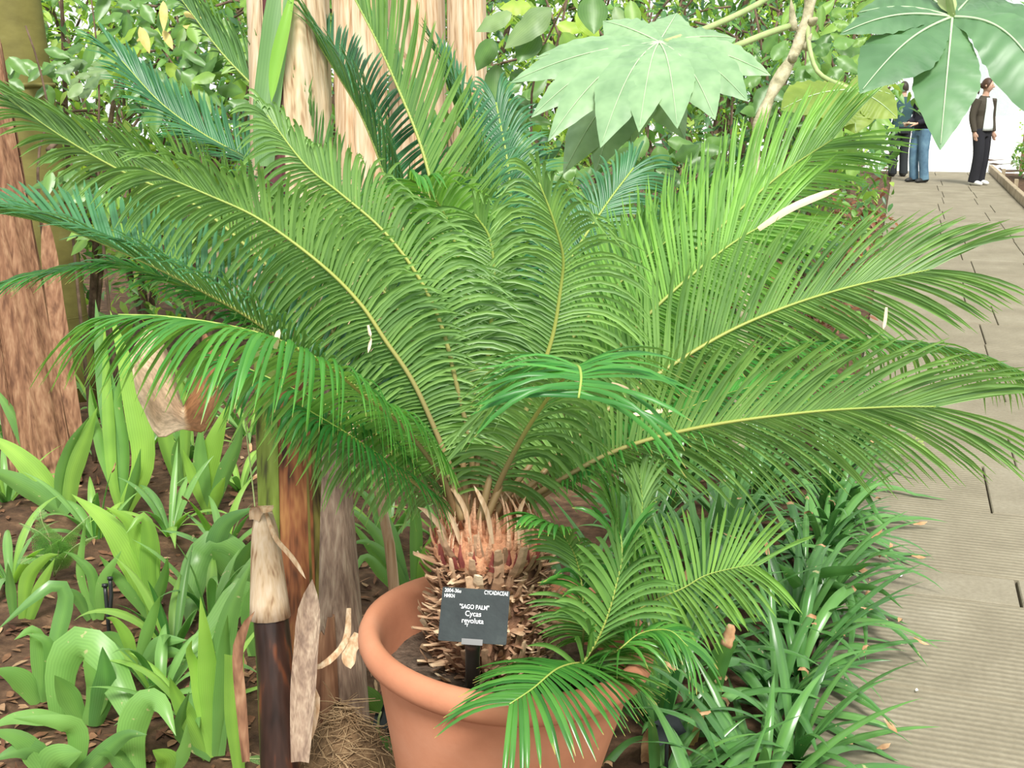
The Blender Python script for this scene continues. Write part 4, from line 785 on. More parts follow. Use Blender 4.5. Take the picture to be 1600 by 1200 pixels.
# border of dark glossy strap leaves beside the path
yy = 2.42
for i in range(13):
    x = -0.16 + RND.uniform(-.04, .04)
    rosette('clivia_clump', f'glossy dark strap-leaved clump, {ORD[i]} from the front along the path edge', 'plant', (x, yy, 0), 24, .46, .030, ['clivia', 'clivia', 'clivia_light'], elev=(18, 80), droop=(30, 105), group='strap-leaved clumps edging the path', cut=.16, seed=200 + i, lean=Vector((.12, -.05, 0)), dead=.12)
    yy += .22 if i < 9 else .34
yy = 2.62
for i in range(11):
    x = -0.46 + RND.uniform(-.04, .04)
    rosette('clivia_clump', f'glossy dark strap-leaved clump, {ORD[i]} from the front in the middle border row', 'plant', (x, yy, 0), 20, .48, .030, ['clivia', 'clivia', 'clivia_light'], elev=(35, 85), droop=(20, 95), group='strap-leaved clumps in the middle border row', cut=.1, seed=230 + i, dead=.05)
    yy += .29
yy = 2.75
for i in range(10):
    x = -0.78 + RND.uniform(-.05, .05)
    rosette('clivia_clump', f'glossy dark strap-leaved clump, {ORD[i]} from the front in the inner row behind the pot', 'plant', (x, yy, 0), 14, .48, .030, ['clivia', 'clivia', 'clivia_light'], elev=(40, 85), droop=(20, 90), group='strap-leaved clumps behind the pot', seed=260 + i)
    yy += .31
# front clump beside the pot
rosette('clivia_clump', 'glossy dark strap-leaved clump touching the right side of the pot', 'plant', (-.42, 2.33, 0), 18, .44, .028, ['clivia', 'clivia', 'clivia_light'], elev=(30, 80), droop=(30, 110), az=(-100, 100), group='strap-leaved clumps beside the pot', cut=.12, seed=290)
rosette('clivia_clump', 'glossy dark strap-leaved clump at the bottom edge right of the pot', 'plant', (-.26, 2.14, 0), 17, .42, .028, ['clivia', 'clivia', 'clivia_light'], elev=(30, 75), droop=(30, 110), group='strap-leaved clumps beside the pot', cut=.12, seed=291)
sp = thing('cut_flower_stalk', 'thick cut flower stalk with a dried pale tip in the path border', 'plant', G(1108, 1150))
pxleaf(sp, [(1108, 1150), (1114, 1080), (1126, 1030), (1137, 1002)], 34, 'clivia_light', 0, prof=lambda s: 1, name='stalk', dd=-.34, fold=.6)
m_ = MB(); dq = depth(G(1108, 1150)) - .345; P = resample(catmull([U(1134, 1010, dq), U(1139, 996, dq), U(1143, 976, dq)], 8), 6); tube(m_, P, [.016, .018, .015, .0185, .014, .015, .009], 7, flat=.45); m_.build('dried_tip', M['dead_tip'], sp)
arch = thing('arching_border_plant', 'border plant with long dark leaves arching down onto the path', 'plant', G(1272, 945))
for pts, wp in [([(1272, 945), (1290, 915), (1325, 925), (1332, 985), (1318, 1070)], 14), ([(1274, 945), (1300, 918), (1340, 940), (1352, 980), (1352, 1035)], 14), ([(1276, 945), (1310, 920), (1370, 920), (1412, 952)], 14), ([(1270, 945), (1280, 900), (1330, 890), (1362, 880)], 20), ([(1268, 946), (1240, 905), (1215, 880)], 22)]:
    pxleaf(arch, pts, wp, 'clivia', 0, dd=-.5)
far = thing('arching_border_plant', 'border plant whose grey green leaf curls out over the path further back', 'plant', G(1285, 800))
for pts, wp in [([(1285, 800), (1305, 760), (1345, 765), (1375, 810), (1388, 820)], 14), ([(1283, 800), (1300, 780), (1340, 800), (1355, 835)], 12), ([(1280, 800), (1290, 745), (1268, 705)], 16), ([(1284, 800), (1330, 775), (1345, 762)], 20)]:
    pxleaf(far, pts, wp, 'clivia', 0, dd=-.3)
for pts, wd, mt, lb in [([(1075, 1165), (1085, 1130), (1098, 1102)], .035, 'yellow_dead', 'withered straw yellow leaf standing among the front border leaves'), ([(1008, 1190), (1010, 1165), (1012, 1138)], .026, 'dead_tip', 'short reddish brown leaf stub at the right foot of the pot')]:
    b = G(*pts[0]); d = depth(b); m_ = MB(); strap(m_, resample(catmull([b] + [U(x, y, d - .05) for x, y in pts[1:]], 12), 8), wd, RT, .5, wprof_arch, wave=.3)
    tag(m_.build('dead_leaf', M[mt], loc=b), lb, 'dead leaf')
# little black label in the lower right border and behind the pot
for (px, py, lb, ang, hgt) in [(1040, 1195, 'small black plant label at the bottom edge right of the pot', .5, .14), (610, 1165, 'small grey plant label half hidden behind the left side of the pot', -.2, .12)]:
    b = G(px, py + 25); q = thing('bed_label', lb, 'label', b); m_ = MB(); X = (RT * math.cos(ang) + CUP * math.sin(ang)).normalized(); Y = (UPZ * .8 + FWH * .6).normalized(); N_ = X.cross(Y).normalized(); Y = N_.cross(X)
    c = b + UPZ * hgt; vs = [c + X * (.035 * sx) + Y * (.027 * sy) + N_ * (.0015 * sz) for sz in (-1, 1) for sx, sy in ((-1, -1), (1, -1), (1, 1), (-1, 1))]
    m_.add(vs, [(0, 3, 2, 1), (4, 5, 6, 7), (0, 1, 5, 4), (1, 2, 6, 5), (2, 3, 7, 6), (3, 0, 4, 7)]); m_.build('plate', M['label_plate'], q, smooth=False)
    m_ = MB(); tube(m_, [b - UPZ * .03, b + UPZ * hgt * .5, c], .005, 6); m_.build('stake', M['black_plastic'], q)
# irrigation spike
b = G(170, 985); q = thing('irrigation_spike', 'black plastic irrigation spike standing among the left bed leaves', 'spike', b); d = depth(b)
m_ = MB(); tube(m_, resample([b - UPZ * .02, U(168, 960, d), U(164, 916, d)], 6), .006, 8); m_.build('riser', M['black_plastic'], q)
m_ = MB(); tube(m_, resample([U(172, 955, d), U(174, 930, d), U(172, 905, d)], 6), .006, 8); m_.build('nozzle_pipe', M['black_plastic'], q)
m_ = MB(); tube(m_, [U(164, 917, d), U(164, 912, d)], .010, 8); tube(m_, [U(172, 906, d), U(172, 901, d)], .009, 8); m_.build('cap', M['black_plastic'], q)
# rose-like shoot between mound and pot
b = G(592, 1190); q = thing('glossy_leaf_shoot', 'young shoot with oval dark glossy leaves left of the pot', 'plant', b); d = depth(b)
m_ = MB(); tube(m_, resample(catmull([b, U(590, 1150, d - .03), U(592, 1120, d - .05), U(595, 1112, d - .05)], 10), 8), .003, 6); m_.build('stem', M['petiole'], q)
for pts, wd in [([(594, 1114, -.05), (570, 1090, -.09), (545, 1066, -.1)], .062), ([(590, 1140, -.02), (575, 1170, -.06), (566, 1195, -.06)], .05), ([(592, 1150, -.02), (605, 1175, -.05), (600, 1195, -.05)], .045), ([(591, 1135, 0), (583, 1140, .02), (575, 1150, .03)], .04)]:
    m_ = MB(); P = resample(catmull([U(x, y, d + z) for x, y, z in pts], 12), 10); T_ = tangents(P); strap(m_, P, wd, [t_.cross(FW).normalized() for t_ in T_], .2, wprof_lance, .4); m_.build('leaf', M['bg_dark'], q)

# ================================================================== FERNS AND FEATHERY PLANTS
def fern(name, label, base, fronds, mat, Lp, group=None, fine=True, seed=0):
    r = random.Random(seed); q = thing(name, label, 'fern', base, group=group)
    for pts, lp in fronds:
        C = resample(catmull(pts, 30), 26); T_ = tangents(C); m_ = MB(); tube(m_, C, [.0028 * (1 - .8 * i / 26) + .0004 for i in range(27)], 5, .5)
        fo = m_.build('fern_frond', M['petiole'], q); m_ = MB()
        for i in range(4, 27):
            s = i / 26; l = lp * math.sin(math.pi * min(1, (s * .85 + .12))) ** .8; up = UPZ - T_[i] * UPZ.dot(T_[i]); up = up.normalized() if up.length > .1 else -FWH; S = T_[i].cross(up).normalized()
            for sg in (1, -1):
                d = (S * sg + T_[i] * .35 - UPZ * .15).normalized(); nl = up; ns = 9 if fine else 4
                for k in range(1, ns + 1):
                    c = C[i] + d * (l * k / ns); e = d.cross(nl).normalized(); w_ = l * .26 * (1 - .75 * k / ns) + .003
                    for s2 in (1, -1):
                        a_ = c + e * (s2 * w_) + d * (w_ * .5)
                        m_.add([c - d * (l * .35 / ns), c + d * (l * .35 / ns), a_ + d * (l * .25 / ns), a_], [(0, 1, 2, 3)], r.uniform(.2, .9))
        m_.build('pinnae', M[mat], fo, kind='stuff')
    return q
b = G(85, 900); d = depth(b)
fern('small_fern', 'small pale feathery fern in the left bed', b, [([b, U(82, 855, d - .08), U(62, 832, d - .14), U(32, 818, d - .18)], .06), ([b, U(80, 872, d - .1), U(60, 868, d - .16), U(32, 880, d - .24)], .06), ([b, U(95, 850, d - .08), U(115, 828, d - .12), U(140, 806, d - .14)], .055), ([b, U(108, 862, d - .1), U(132, 845, d - .16), U(152, 838, d - .2)], .05), ([b, U(78, 845, d - .06), U(66, 815, d - .1), U(62, 795, d - .1)], .05)], 'fern', .04, seed=1)
b = G(455, 1215); d = depth(b)
fern('small_fern', 'small fern with toothed fronds below the blackened stub at the bottom edge', b, [([b, U(440, 1195, d - .03), U(420, 1187, d - .06), U(388, 1185, d - .08)], .03), ([b, U(450, 1195, d - .03), U(440, 1190, d - .05), U(430, 1184, d - .06)], .022), ([b, U(465, 1195, d - .03), U(460, 1180, d - .04), U(452, 1168, d - .05)], .02), ([b, U(490, 1200, d - .03), U(492, 1185, d - .04), U(488, 1168, d - .05)], .02)], 'fern', .03, fine=False, seed=2)
b = G(1285, 705); d = depth(b)
fl = []
for k in range(16):
    ex_ = 1245 + 200 * RND.random(); ey_ = 640 + 110 * (ex_ - 1245) / 200 * RND.uniform(.3, 1.2) + RND.uniform(-10, 10)
    fl.append(([b, U(1285 + (ex_ - 1285) * .35, 680 - RND.uniform(0, 25), d - .05), U(1285 + (ex_ - 1285) * .75, (650 + ey_) / 2, d - .1), U(ex_, ey_, d - .15 - .1 * RND.random())], .055))
fern('feathery_shrub', 'feathery light green shrub hanging over the path edge under the right fronds', b, fl, 'fern', .05, seed=3)
b = G(1395, 690); d = depth(b)
fern('feathery_shrub', 'yellowing feathery spray hanging over the path under the lowest right frond', b, [([b - RT * .25, U(1390, 640, d), U(1420, 660, d - .05), U(1445, 700, d - .1)], .05), ([b - RT * .25, U(1400, 640, d), U(1430, 650, d - .05), U(1440, 690, d - .1)], .045)], 'bg_light', .05, seed=4)

# ================================================================== RICE-PAPER PLANT (broad lobed leaves)
def broad_leaf(parent, centre, lobes, mat, sag=.03, label=None, vein=True, seed=0, wscale=1.0, foot=.22, fp=1.1):
    """lobes: (tip point, width m, bow) ; every lobe a blade from the centre with a pale midrib, all one leaf"""
    r = random.Random(seed); m_ = MB(); vm = MB(); c = Vector(centre)
    for tip, W_, bow in lobes:
        tip = Vector(tip); n = 34; P = []; L_ = (tip - c).length
        for i in range(n + 1):
            s = i / n; P.append(c.lerp(tip, s) + UPZ * (bow * L_ * math.sin(math.pi * s * .9)))
        T_ = tangents(P); vd = (c - EYE).normalized(); vs = []; tt = r.uniform(.2, .9); K = 9; ph = r.uniform(0, 6)
        for i in range(n + 1):
            s = i / n
            if s < .62: hw = .5 * W_ * (foot + (1 - foot) * math.sin(math.pi / 2 * min(1, s / .62)) ** fp)
            else: hw = .5 * W_ * (1 - ((s - .62) / .38) ** 1.35) + .0008
            hw *= wscale
            nrm = UPZ * .75 - vd * .65; S = T_[i].cross(nrm).normalized(); N_ = S.cross(T_[i]).normalized()
            for j in range(K):
                v = (j - K // 2) / (K // 2); jag = 1 + (.05 * (1 - (s * 22 + ph) % 1.0) if abs(v) > .9 else 0)
                z = -.16 * hw * v * v + .05 * hw * math.sin(abs(v) * 5.0 - s * 52) * (abs(v) > .1)
                vs.append(P[i] + S * (hw * v * jag) + N_ * z)
        m_.add(vs, [(i * K + j, i * K + j + 1, (i + 1) * K + j + 1, (i + 1) * K + j) for i in range(n) for j in range(K - 1)], tt)
        if vein:
            tube(vm, [p + (UPZ * .75 - vd * .65) * .0016 for p in P[:-1]], [.0026 * (1 - .85 * i / n) + .0004 for i in range(n)], 5)
    lf = m_.build('leaf', M[mat], parent)
    if label: lf['label'] = label
    if vein: vm.build('veins', M['vein'], lf)
    return lf
ST = vert(1175, 300, 4.5)
rice = thing('rice_paper_plant', 'tall plant with huge pale lobed leaves above the right fronds', 'plant', ST)
d = 4.5; C = resample(catmull([ST - UPZ * .02, U(1165, 420, d), U(1180, 230, d), U(1203, 152, d), U(1225, 112, d), U(1240, 86, d), U(1254, 55, d), U(1262, 25, d), U(1270, -30, d), U(1275, -80, d)], 60), 40)
m_ = MB(); tube(m_, C, [.024 + .006 * math.sin(i * 1.9) for i in range(41)], 10); m_.build('stem', M['pale_bark'], rice)
for (a, b_, r_) in [((1240, 48), (1236, 0), .018), ((1258, 78), (1268, 52), .014), ((1268, 35), (1277, 28), .018), ((1238, 92), (1246, 84), .019)]:
    m_ = MB(); p, q = U(*a, d - .02), U(*b_, d - .06); tube(m_, resample([p, q], 4), [r_, r_ * .9, r_ * .7, r_ * .5, r_ * .15], 8); m_.build('leaf_scar', M['pale_bark'], rice)
def petiole(pts, r_):
    m_ = MB(); P = resample(catmull([U(*q) for q in pts], 16), 12); tube(m_, P, r_, 8); return m_.build('petiole', M['petiole'], rice)
petiole([(1236, 40, 4.48), (1200, 52, 4.4), (1140, 76, 4.3), (1060, 110, 4.2)], .0125)
petiole([(1275, -60, 4.5), (1195, 0, 4.3), (1110, 42, 4.1), (1040, 66, 3.9)], .0115)
petiole([(1262, 30, 4.5), (1264, 70, 4.45), (1280, 115, 4.4), (1330, 140, 4.3)], .009)
dl = 3.9
c1 = U(1030, 66, dl)
broad_leaf(rice, c1, [(U(797, 134, dl - .04), .17, .06), (U(833, 96, dl + .10), .12, .06), (U(830, 192, dl - .14), .17, .10), (U(856, 232, dl - .22), .18, .12), (U(938, 244, dl - .32), .215, .14), (U(998, 218, dl - .32), .17, .14), (U(1058, 212, dl - .32), .18, .14),
                       (U(1117, 197, dl - .28), .20, .13), (U(1168, 165, dl - .20), .20, .10), (U(1204, 122, dl - .06), .18, .07), (U(1150, 62, dl + .14), .17, .04), (U(942, 34, dl + .2), .18, .03), (U(1058, 20, dl + .28), .18, .0)], 'rice_leaf', label='huge pale green lobed leaf drooping in front', seed=1, wscale=.86, foot=.3, fp=1.25)
c2 = U(1000, 110, 4.2)
broad_leaf(rice, c2, [(U(880, 280, 4.12), .18, .12), (U(930, 278, 4.1), .17, .12), (U(985, 232, 4.12), .15, .12), (U(1070, 222, 4.15), .15, .1)], 'rice_leaf', label='second pale lobed leaf hidden below the first', seed=2)
c3 = U(1330, 140, 4.3)
broad_leaf(rice, c3, [(U(1337, 212, 4.25), .20, .12), (U(1402, 188, 4.25), .16, .1), (U(1398, 152, 4.3), .13, .08), (U(1220, 175, 4.25), .22, .08), (U(1270, 205, 4.25), .22, .1), (U(1250, 150, 4.45), .16, .04), (U(1385, 120, 4.45), .12, .04)], 'rice_leaf_yellow', label='yellowish lobed leaf behind the upright frond', seed=3)
S2 = vert(1640, 300, 2.9); S2 = Vector((1.78 + .12, S2.y, 0))
rice2 = thing('rice_paper_plant', 'second plant whose deep green lobed leaf hangs before the people', 'plant', S2)
dl = 2.35; c4 = U(1488, 27, dl)
m_ = MB(); C = resample(catmull([S2 - UPZ * .02, S2 + UPZ * .8 - RT * .03, S2 + UPZ * 1.6 - RT * .02, S2 + UPZ * 2.25], 20), 18); tube(m_, C, .02, 9); m_.build('stem', M['pale_bark'], rice2)
m_ = MB(); P = resample(catmull([S2 + UPZ * 2.1, S2.lerp(c4, .5) + UPZ * 1.2, c4 + UPZ * .16 + RT * .02, c4], 20), 14); P[-1] = c4; tube(m_, P, .008, 8); m_.build('petiole', M['petiole'], rice2)
m_ = MB(); strap(m_, resample([U(1480, -20, dl + .02), U(1484, 5, dl), U(1490, 22, dl - .01)], 6), .04, RT, .6, wprof_lance); m_.build('leaf_bract', M['petiole'], rice2)
broad_leaf(rice2, c4, [(U(1312, 60, dl - .02), .085, .10), (U(1338, 26, dl + .08), .13, .10), (U(1343, 154, dl - .10), .15, .10), (U(1468, 244, dl - .16), .122, .10), (U(1678, 285, dl - .16), .150, .24), (U(1720, 120, dl - .04), .17, .10), (U(1650, 30, dl + .1), .14, .04), (U(1400, -30, dl + .18), .14, .05), (U(1540, -30, dl + .25), .12, .0)], 'rice_leaf_deep', label='deep green lobed leaf', seed=4, foot=.25, fp=1.5)

# ================================================================== BACKGROUND SHRUBS AND TREES
def leaf_unit(L_, W_, seed):
    r = random.Random(seed); return L_, W_
def add_leaf(mb, p, d, nrm, L_, W_, t, curl=.2):
    d = d.normalized(); s = d.cross(nrm); s = s.normalized() if s.length > 1e-3 else perp(d); n_ = s.cross(d)
    pts = []
    for u, w_ in ((0, .12), (.3, .9), (.62, .8), (1, .02)):
        c = p + d * (L_ * u) - n_ * (curl * L_ * u * u); hw = W_ * .5 * w_
        pts += [c - s * hw + n_ * hw * .25, c, c + s * hw + n_ * hw * .25]
    mb.add(pts, [(i * 3 + j, i * 3 + j + 1, i * 3 + j + 4, i * 3 + j + 3) for i in range(3) for j in range(2)], t)
def shrub(name, label, base, height, rad, n, L_, W_, mat, cat='shrub', group=None, stems=4, seed=0, low=.15, mats2=None, hang=.3, shape=None):
    r = random.Random(seed); b = Vector(base); q = thing(name, label, cat, b, group=group); tips = []
    for k in range(stems):
        a = 2 * math.pi * (k + r.random() * .6) / stems; e = b + Vector((math.cos(a) * rad * .6, math.sin(a) * rad * .6, height * r.uniform(.7, .98)))
        m_ = MB(); P = resample(catmull([b - UPZ * .02, b.lerp(e, .35) + Vector((r.uniform(-.1, .1) * rad, r.uniform(-.1, .1) * rad, height * .08)), e], 14), 9)
        tube(m_, P, [max(.003, height * .011 * (1 - .75 * i / 9)) for i in range(10)], 6); m_.build('stem', M['bark'], q); tips += P[2:]
        for w_ in range(4):
            p0 = r.choice(P[3:]); p1 = p0 + Vector((r.uniform(-1, 1) * rad * .5, r.uniform(-1, 1) * rad * .5, r.uniform(-.05, .25) * height)); m2 = MB(); Q = resample([p0, p0.lerp(p1, .5) + UPZ * .03, p1], 5); tube(m2, Q, height * .0035, 5, cap=False); m2.build('twig', M['bark'], q); tips += Q[1:]
    m_ = MB(); m2 = MB()
    for k in range(n):
        if r.random() < .45: p = r.choice(tips) + Vector((r.gauss(0, .10), r.gauss(0, .10), r.gauss(0, .08))) * max(rad, .4)
        else:
            while True:
                u = Vector((r.uniform(-1, 1), r.uniform(-1, 1), r.uniform(-1, 1)))
                if .2 < u.length < 1: break
            p = b + Vector((u.x * rad, u.y * rad, height * (low + (1 - low) * (u.z + 1) / 2)))
        a = r.uniform(0, 6.28); d_ = Vector((math.cos(a), math.sin(a), r.uniform(-.9, .5) - hang)); nn = Vector((r.gauss(0, .45), r.gauss(0, .45) - .35, 1))
        s = r.uniform(.6, 1.25); add_leaf(m2 if (mats2 and r.random() < .3) else m_, p, d_, nn, L_ * s, W_ * s, r.random())
    m_.build('foliage', M[mat], q, kind='stuff')
    if m2.v: m2.build('foliage', M[mats2], q, kind='stuff')
    return q
def big_leaf_plant(name, label, base, leaves, mat, stem_pts, seed=0, group=None):
    """each leaf a part: (image x, y, depth, direction in image deg, length px, width px, tint)"""
    r = random.Random(seed); q = thing(name, label, 'shrub', base, group=group)
    m_ = MB(); tube(m_, resample(catmull([Vector(base) - UPZ * .02] + stem_pts, 24), 18), [.011 - .0004 * i for i in range(19)], 7); m_.build('stem', M['bark'], q)
    for (px, py, d, ang, lp, wp, t, mt) in leaves:
        p = U(px, py, d); a = math.radians(ang); L_ = lp / FPX * d; dr = RT * math.cos(a) + CUP * math.sin(a) - FW * r.uniform(-.2, .4); P = [p + dr * (L_ * i / 10) - UPZ * (.12 * L_ * (i / 10) ** 2) for i in range(11)]
        T_ = tangents(P); m_ = MB(); strap(m_, P, wp / FPX * d, [(t_.cross(FW - UPZ * r.uniform(.1, .7))).normalized() for t_ in T_], .22, wprof_lance, t, wave=.05); m_.build('leaf', M[mt or mat], q)
    return q
# shrubs with leaves big enough to tell apart
def cluster(cx, cy, d, n, sx, sy, lp, wp, seed, mt=None, down=-60):
    r = random.Random(seed); out = []
    for k in range(n):
        out.append((cx + r.uniform(-sx, sx), cy + r.uniform(-sy, sy), d + r.uniform(-.25, .25), down + r.uniform(-120, 120), lp * r.uniform(.7, 1.25), wp * r.uniform(.7, 1.2), r.random(), mt))
    return out
big_leaf_plant('leafy_shrub', 'dark oval-leaved shrub twining in front of the olive trunk', vert(70, 300, 5.0), cluster(70, 105, 5.3, 18, 60, 30, 34, 18, 1) + cluster(125, 125, 5.2, 12, 30, 30, 34, 18, 5, 'bg_grey'), 'bg_dark', [U(60, 300, 5.0), U(75, 180, 5.0), U(60, 100, 4.95), U(40, 40, 4.9)], 1)
big_leaf_plant('leafy_shrub', 'low oval-leaved shrub at the foot of the olive trunk', vert(120, 420, 4.9), cluster(112, 268, 4.6, 22, 36, 36, 34, 20, 2) + cluster(170, 330, 4.7, 18, 50, 45, 34, 16, 12, 'bg_mid') + cluster(240, 370, 4.7, 16, 60, 40, 38, 14, 13, 'bg_mid'), 'bg_dark', [U(115, 380, 4.8), U(112, 300, 4.7), U(112, 250, 4.6)], 2)
big_leaf_plant('leafy_tree', 'slender dark-stemmed tree with drooping leaves behind the left fronds', vert(155, 300, 6.2), cluster(230, 40, 5.8, 34, 90, 60, 42, 20, 3) + cluster(330, 60, 5.7, 30, 60, 70, 46, 22, 4, 'bg_mid') + cluster(200, 90, 5.9, 16, 60, 40, 42, 18, 41, 'bg_light') + cluster(290, 130, 5.7, 24, 70, 40, 44, 22, 42) + cluster(255, 30, 5.6, 7, 40, 30, 36, 14, 43, 'yellow_dead'), 'bg_dark', [U(155, 300, 6.2), U(155, 150, 6.2), U(150, 60, 6.2), U(140, -20, 6.2)], 3)
big_leaf_plant('leafy_tree', 'broad-leaved shrub with grey green leaves right of the dry stems', vert(840, 300, 5.2), [(862, 12, 4.8, 215, 90, 46, .6, 'bg_grey'), (800, 20, 4.8, 200, 60, 34, .7, 'bg_grey'), (925, -10, 4.7, 272, 62, 48, .3, 'bg_dark'), (838, 48, 4.9, 240, 56, 42, .1, 'bg_dark'), (880, 50, 4.9, 300, 50, 34, .4, 'bg_mid'), (855, 66, 4.9, 280, 44, 34, .5, 'bg_dark'), (770, 60, 5.0, 240, 50, 36, .2, 'bg_dark'), (775, 100, 5.0, 270, 60, 36, .2, 'bg_dark'), (900, 20, 5.0, 320, 50, 30, .8, 'bg_light'), (830, 10, 5.1, 180, 50, 30, .9, 'bg_light'), (870, 40, 5.1, 0, 46, 26, .9, 'bg_light'), (778, 130, 5.1, 250, 56, 36, .3, None), (960, 10, 4.9, 300, 50, 26, .5, 'bg_grey'), (985, 0, 4.9, 280, 50, 26, .4, 'bg_mid')] + cluster(800, 180, 5.2, 20, 40, 70, 44, 24, 6), 'bg_dark', [U(830, 200, 5.2), U(840, 100, 5.1), U(865, 40, 5.0), U(885, 0, 4.9)], 4)
big_leaf_plant('leafy_shrub', 'dark broad-leaved shrub filling the gap under the pale lobed leaf', vert(960, 420, 4.8), cluster(900, 300, 4.7, 20, 70, 40, 50, 30, 7) + cluster(1050, 250, 4.8, 20, 80, 40, 46, 28, 8) + cluster(960, 380, 4.6, 16, 90, 50, 46, 24, 9), 'bg_dark', [U(960, 380, 4.7), U(965, 320, 4.65), U(960, 260, 4.6)], 5)
big_leaf_plant('leafy_shrub', 'variegated broad-leaved shrub behind the pale scarred stem', vert(1250, 330, 5.3), cluster(1250, 130, 5.2, 34, 70, 60, 40, 24, 10) + cluster(1290, 60, 5.4, 26, 60, 60, 36, 20, 11, 'bg_mid') + cluster(1330, 200, 5.1, 22, 40, 60, 36, 20, 14, 'bg_mid'), 'bg_dark', [U(1250, 300, 5.2), U(1255, 180, 5.2), U(1260, 60, 5.2)], 6)
# the green wall behind
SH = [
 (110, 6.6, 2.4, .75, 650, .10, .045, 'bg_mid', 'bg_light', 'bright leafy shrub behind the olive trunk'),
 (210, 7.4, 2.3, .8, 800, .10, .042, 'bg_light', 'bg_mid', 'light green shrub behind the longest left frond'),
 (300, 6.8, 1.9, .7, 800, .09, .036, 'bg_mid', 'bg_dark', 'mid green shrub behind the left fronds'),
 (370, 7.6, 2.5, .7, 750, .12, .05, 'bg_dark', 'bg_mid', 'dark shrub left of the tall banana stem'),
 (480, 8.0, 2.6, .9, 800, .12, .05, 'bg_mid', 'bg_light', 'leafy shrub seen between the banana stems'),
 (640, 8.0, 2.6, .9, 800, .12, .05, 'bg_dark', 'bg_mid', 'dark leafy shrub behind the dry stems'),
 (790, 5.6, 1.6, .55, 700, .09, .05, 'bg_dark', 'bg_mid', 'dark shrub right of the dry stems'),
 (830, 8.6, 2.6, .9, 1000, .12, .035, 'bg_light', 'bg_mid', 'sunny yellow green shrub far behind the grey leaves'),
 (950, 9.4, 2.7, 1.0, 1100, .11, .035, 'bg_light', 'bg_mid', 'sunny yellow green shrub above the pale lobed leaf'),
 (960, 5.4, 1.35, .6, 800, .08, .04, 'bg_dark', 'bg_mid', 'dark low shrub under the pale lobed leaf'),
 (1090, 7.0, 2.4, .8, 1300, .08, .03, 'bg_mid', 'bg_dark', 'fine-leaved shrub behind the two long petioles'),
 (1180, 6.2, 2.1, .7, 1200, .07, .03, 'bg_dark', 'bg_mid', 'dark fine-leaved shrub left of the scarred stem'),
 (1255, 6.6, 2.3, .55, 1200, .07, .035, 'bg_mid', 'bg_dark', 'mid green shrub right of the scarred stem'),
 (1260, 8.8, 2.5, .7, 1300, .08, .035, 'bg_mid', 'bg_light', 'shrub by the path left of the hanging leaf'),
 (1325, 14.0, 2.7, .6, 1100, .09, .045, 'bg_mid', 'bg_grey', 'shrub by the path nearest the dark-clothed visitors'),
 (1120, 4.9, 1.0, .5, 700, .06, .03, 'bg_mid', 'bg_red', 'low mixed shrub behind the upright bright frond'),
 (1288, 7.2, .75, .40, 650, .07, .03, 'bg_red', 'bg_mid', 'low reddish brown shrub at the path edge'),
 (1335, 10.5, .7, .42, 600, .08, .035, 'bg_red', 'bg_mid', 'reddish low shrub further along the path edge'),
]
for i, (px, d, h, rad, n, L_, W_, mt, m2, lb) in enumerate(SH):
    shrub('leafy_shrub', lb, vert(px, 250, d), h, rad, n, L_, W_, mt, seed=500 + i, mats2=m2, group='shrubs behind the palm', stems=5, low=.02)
# far tree wall
FT = [(-60, 12, 4.2, 1.8, 'bg_mid', 'far tree at the left edge behind the reddish stem'), (130, 13.5, 4.0, 1.5, 'bg_light', 'far bright tree behind the olive trunk'), (330, 12.5, 4.4, 1.6, 'bg_mid', 'far tree behind the slender dark-stemmed tree'), (520, 13, 4.4, 1.7, 'bg_light', 'far tree behind the tall banana stem'),
      (720, 12.5, 4.4, 1.7, 'bg_mid', 'far tree behind the pale dry stems'), (900, 13.5, 4.4, 1.7, 'bg_light', 'far bright tree above the pale lobed leaf'), (1080, 12.5, 4.4, 1.6, 'bg_mid', 'far tree above the long petioles'), (1240, 13.5, 4.4, 1.5, 'bg_mid', 'far tree behind the scarred stem'), (1290, 19, 4.8, 1.0, 'bg_light', 'far tree by the path behind the hanging leaf')]
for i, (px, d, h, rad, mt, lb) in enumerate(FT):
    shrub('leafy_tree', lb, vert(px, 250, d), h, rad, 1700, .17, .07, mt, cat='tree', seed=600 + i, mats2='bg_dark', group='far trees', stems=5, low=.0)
# right bed across the path
for i, (x, y_, h, rad, n, mt, m2, lb) in enumerate([(2.25, 13.5, .55, .4, 420, 'bg_white', 'bg_mid', 'white-flecked low plant in the right bed nearest the camera'), (2.2, 16.5, .6, .4, 420, 'bg_white', 'bg_mid', 'white-flecked low plant in the right bed beside the board'), (2.3, 19.5, .7, .45, 450, 'bg_white', 'bg_mid', 'white-flecked low plant beside the dark-jacketed visitor'),
                                                    (2.7, 22.5, 1.5, .6, 700, 'bg_light', 'bg_mid', 'light leafy shrub behind the dark-jacketed visitor'), (3.0, 27, 2.1, .7, 700, 'bg_light', 'bg_white', 'pale shrub at the end of the right bed'), (3.5, 17, 2.0, .7, 700, 'bg_mid', 'bg_light', 'green shrub at the right edge behind the brown trunk'), (2.3, 23.5, .8, .4, 380, 'bg_mid', 'bg_white', 'low green plant at the far end of the timber edging'), (3.9, 29, 3.8, 1.0, 900, 'bg_light', 'bg_mid', 'tall light tree at the right edge')]):
    shrub('bed_shrub', lb, (x, y_, 0), h, rad, n, .10, .06, mt, seed=700 + i, mats2=m2, group='plants in the right bed', stems=3, low=.05)
b = vert(1604, 250, 23.0); q = thing('brown_trunk', 'slim reddish brown trunk at the right edge of the picture', 'tree', b)
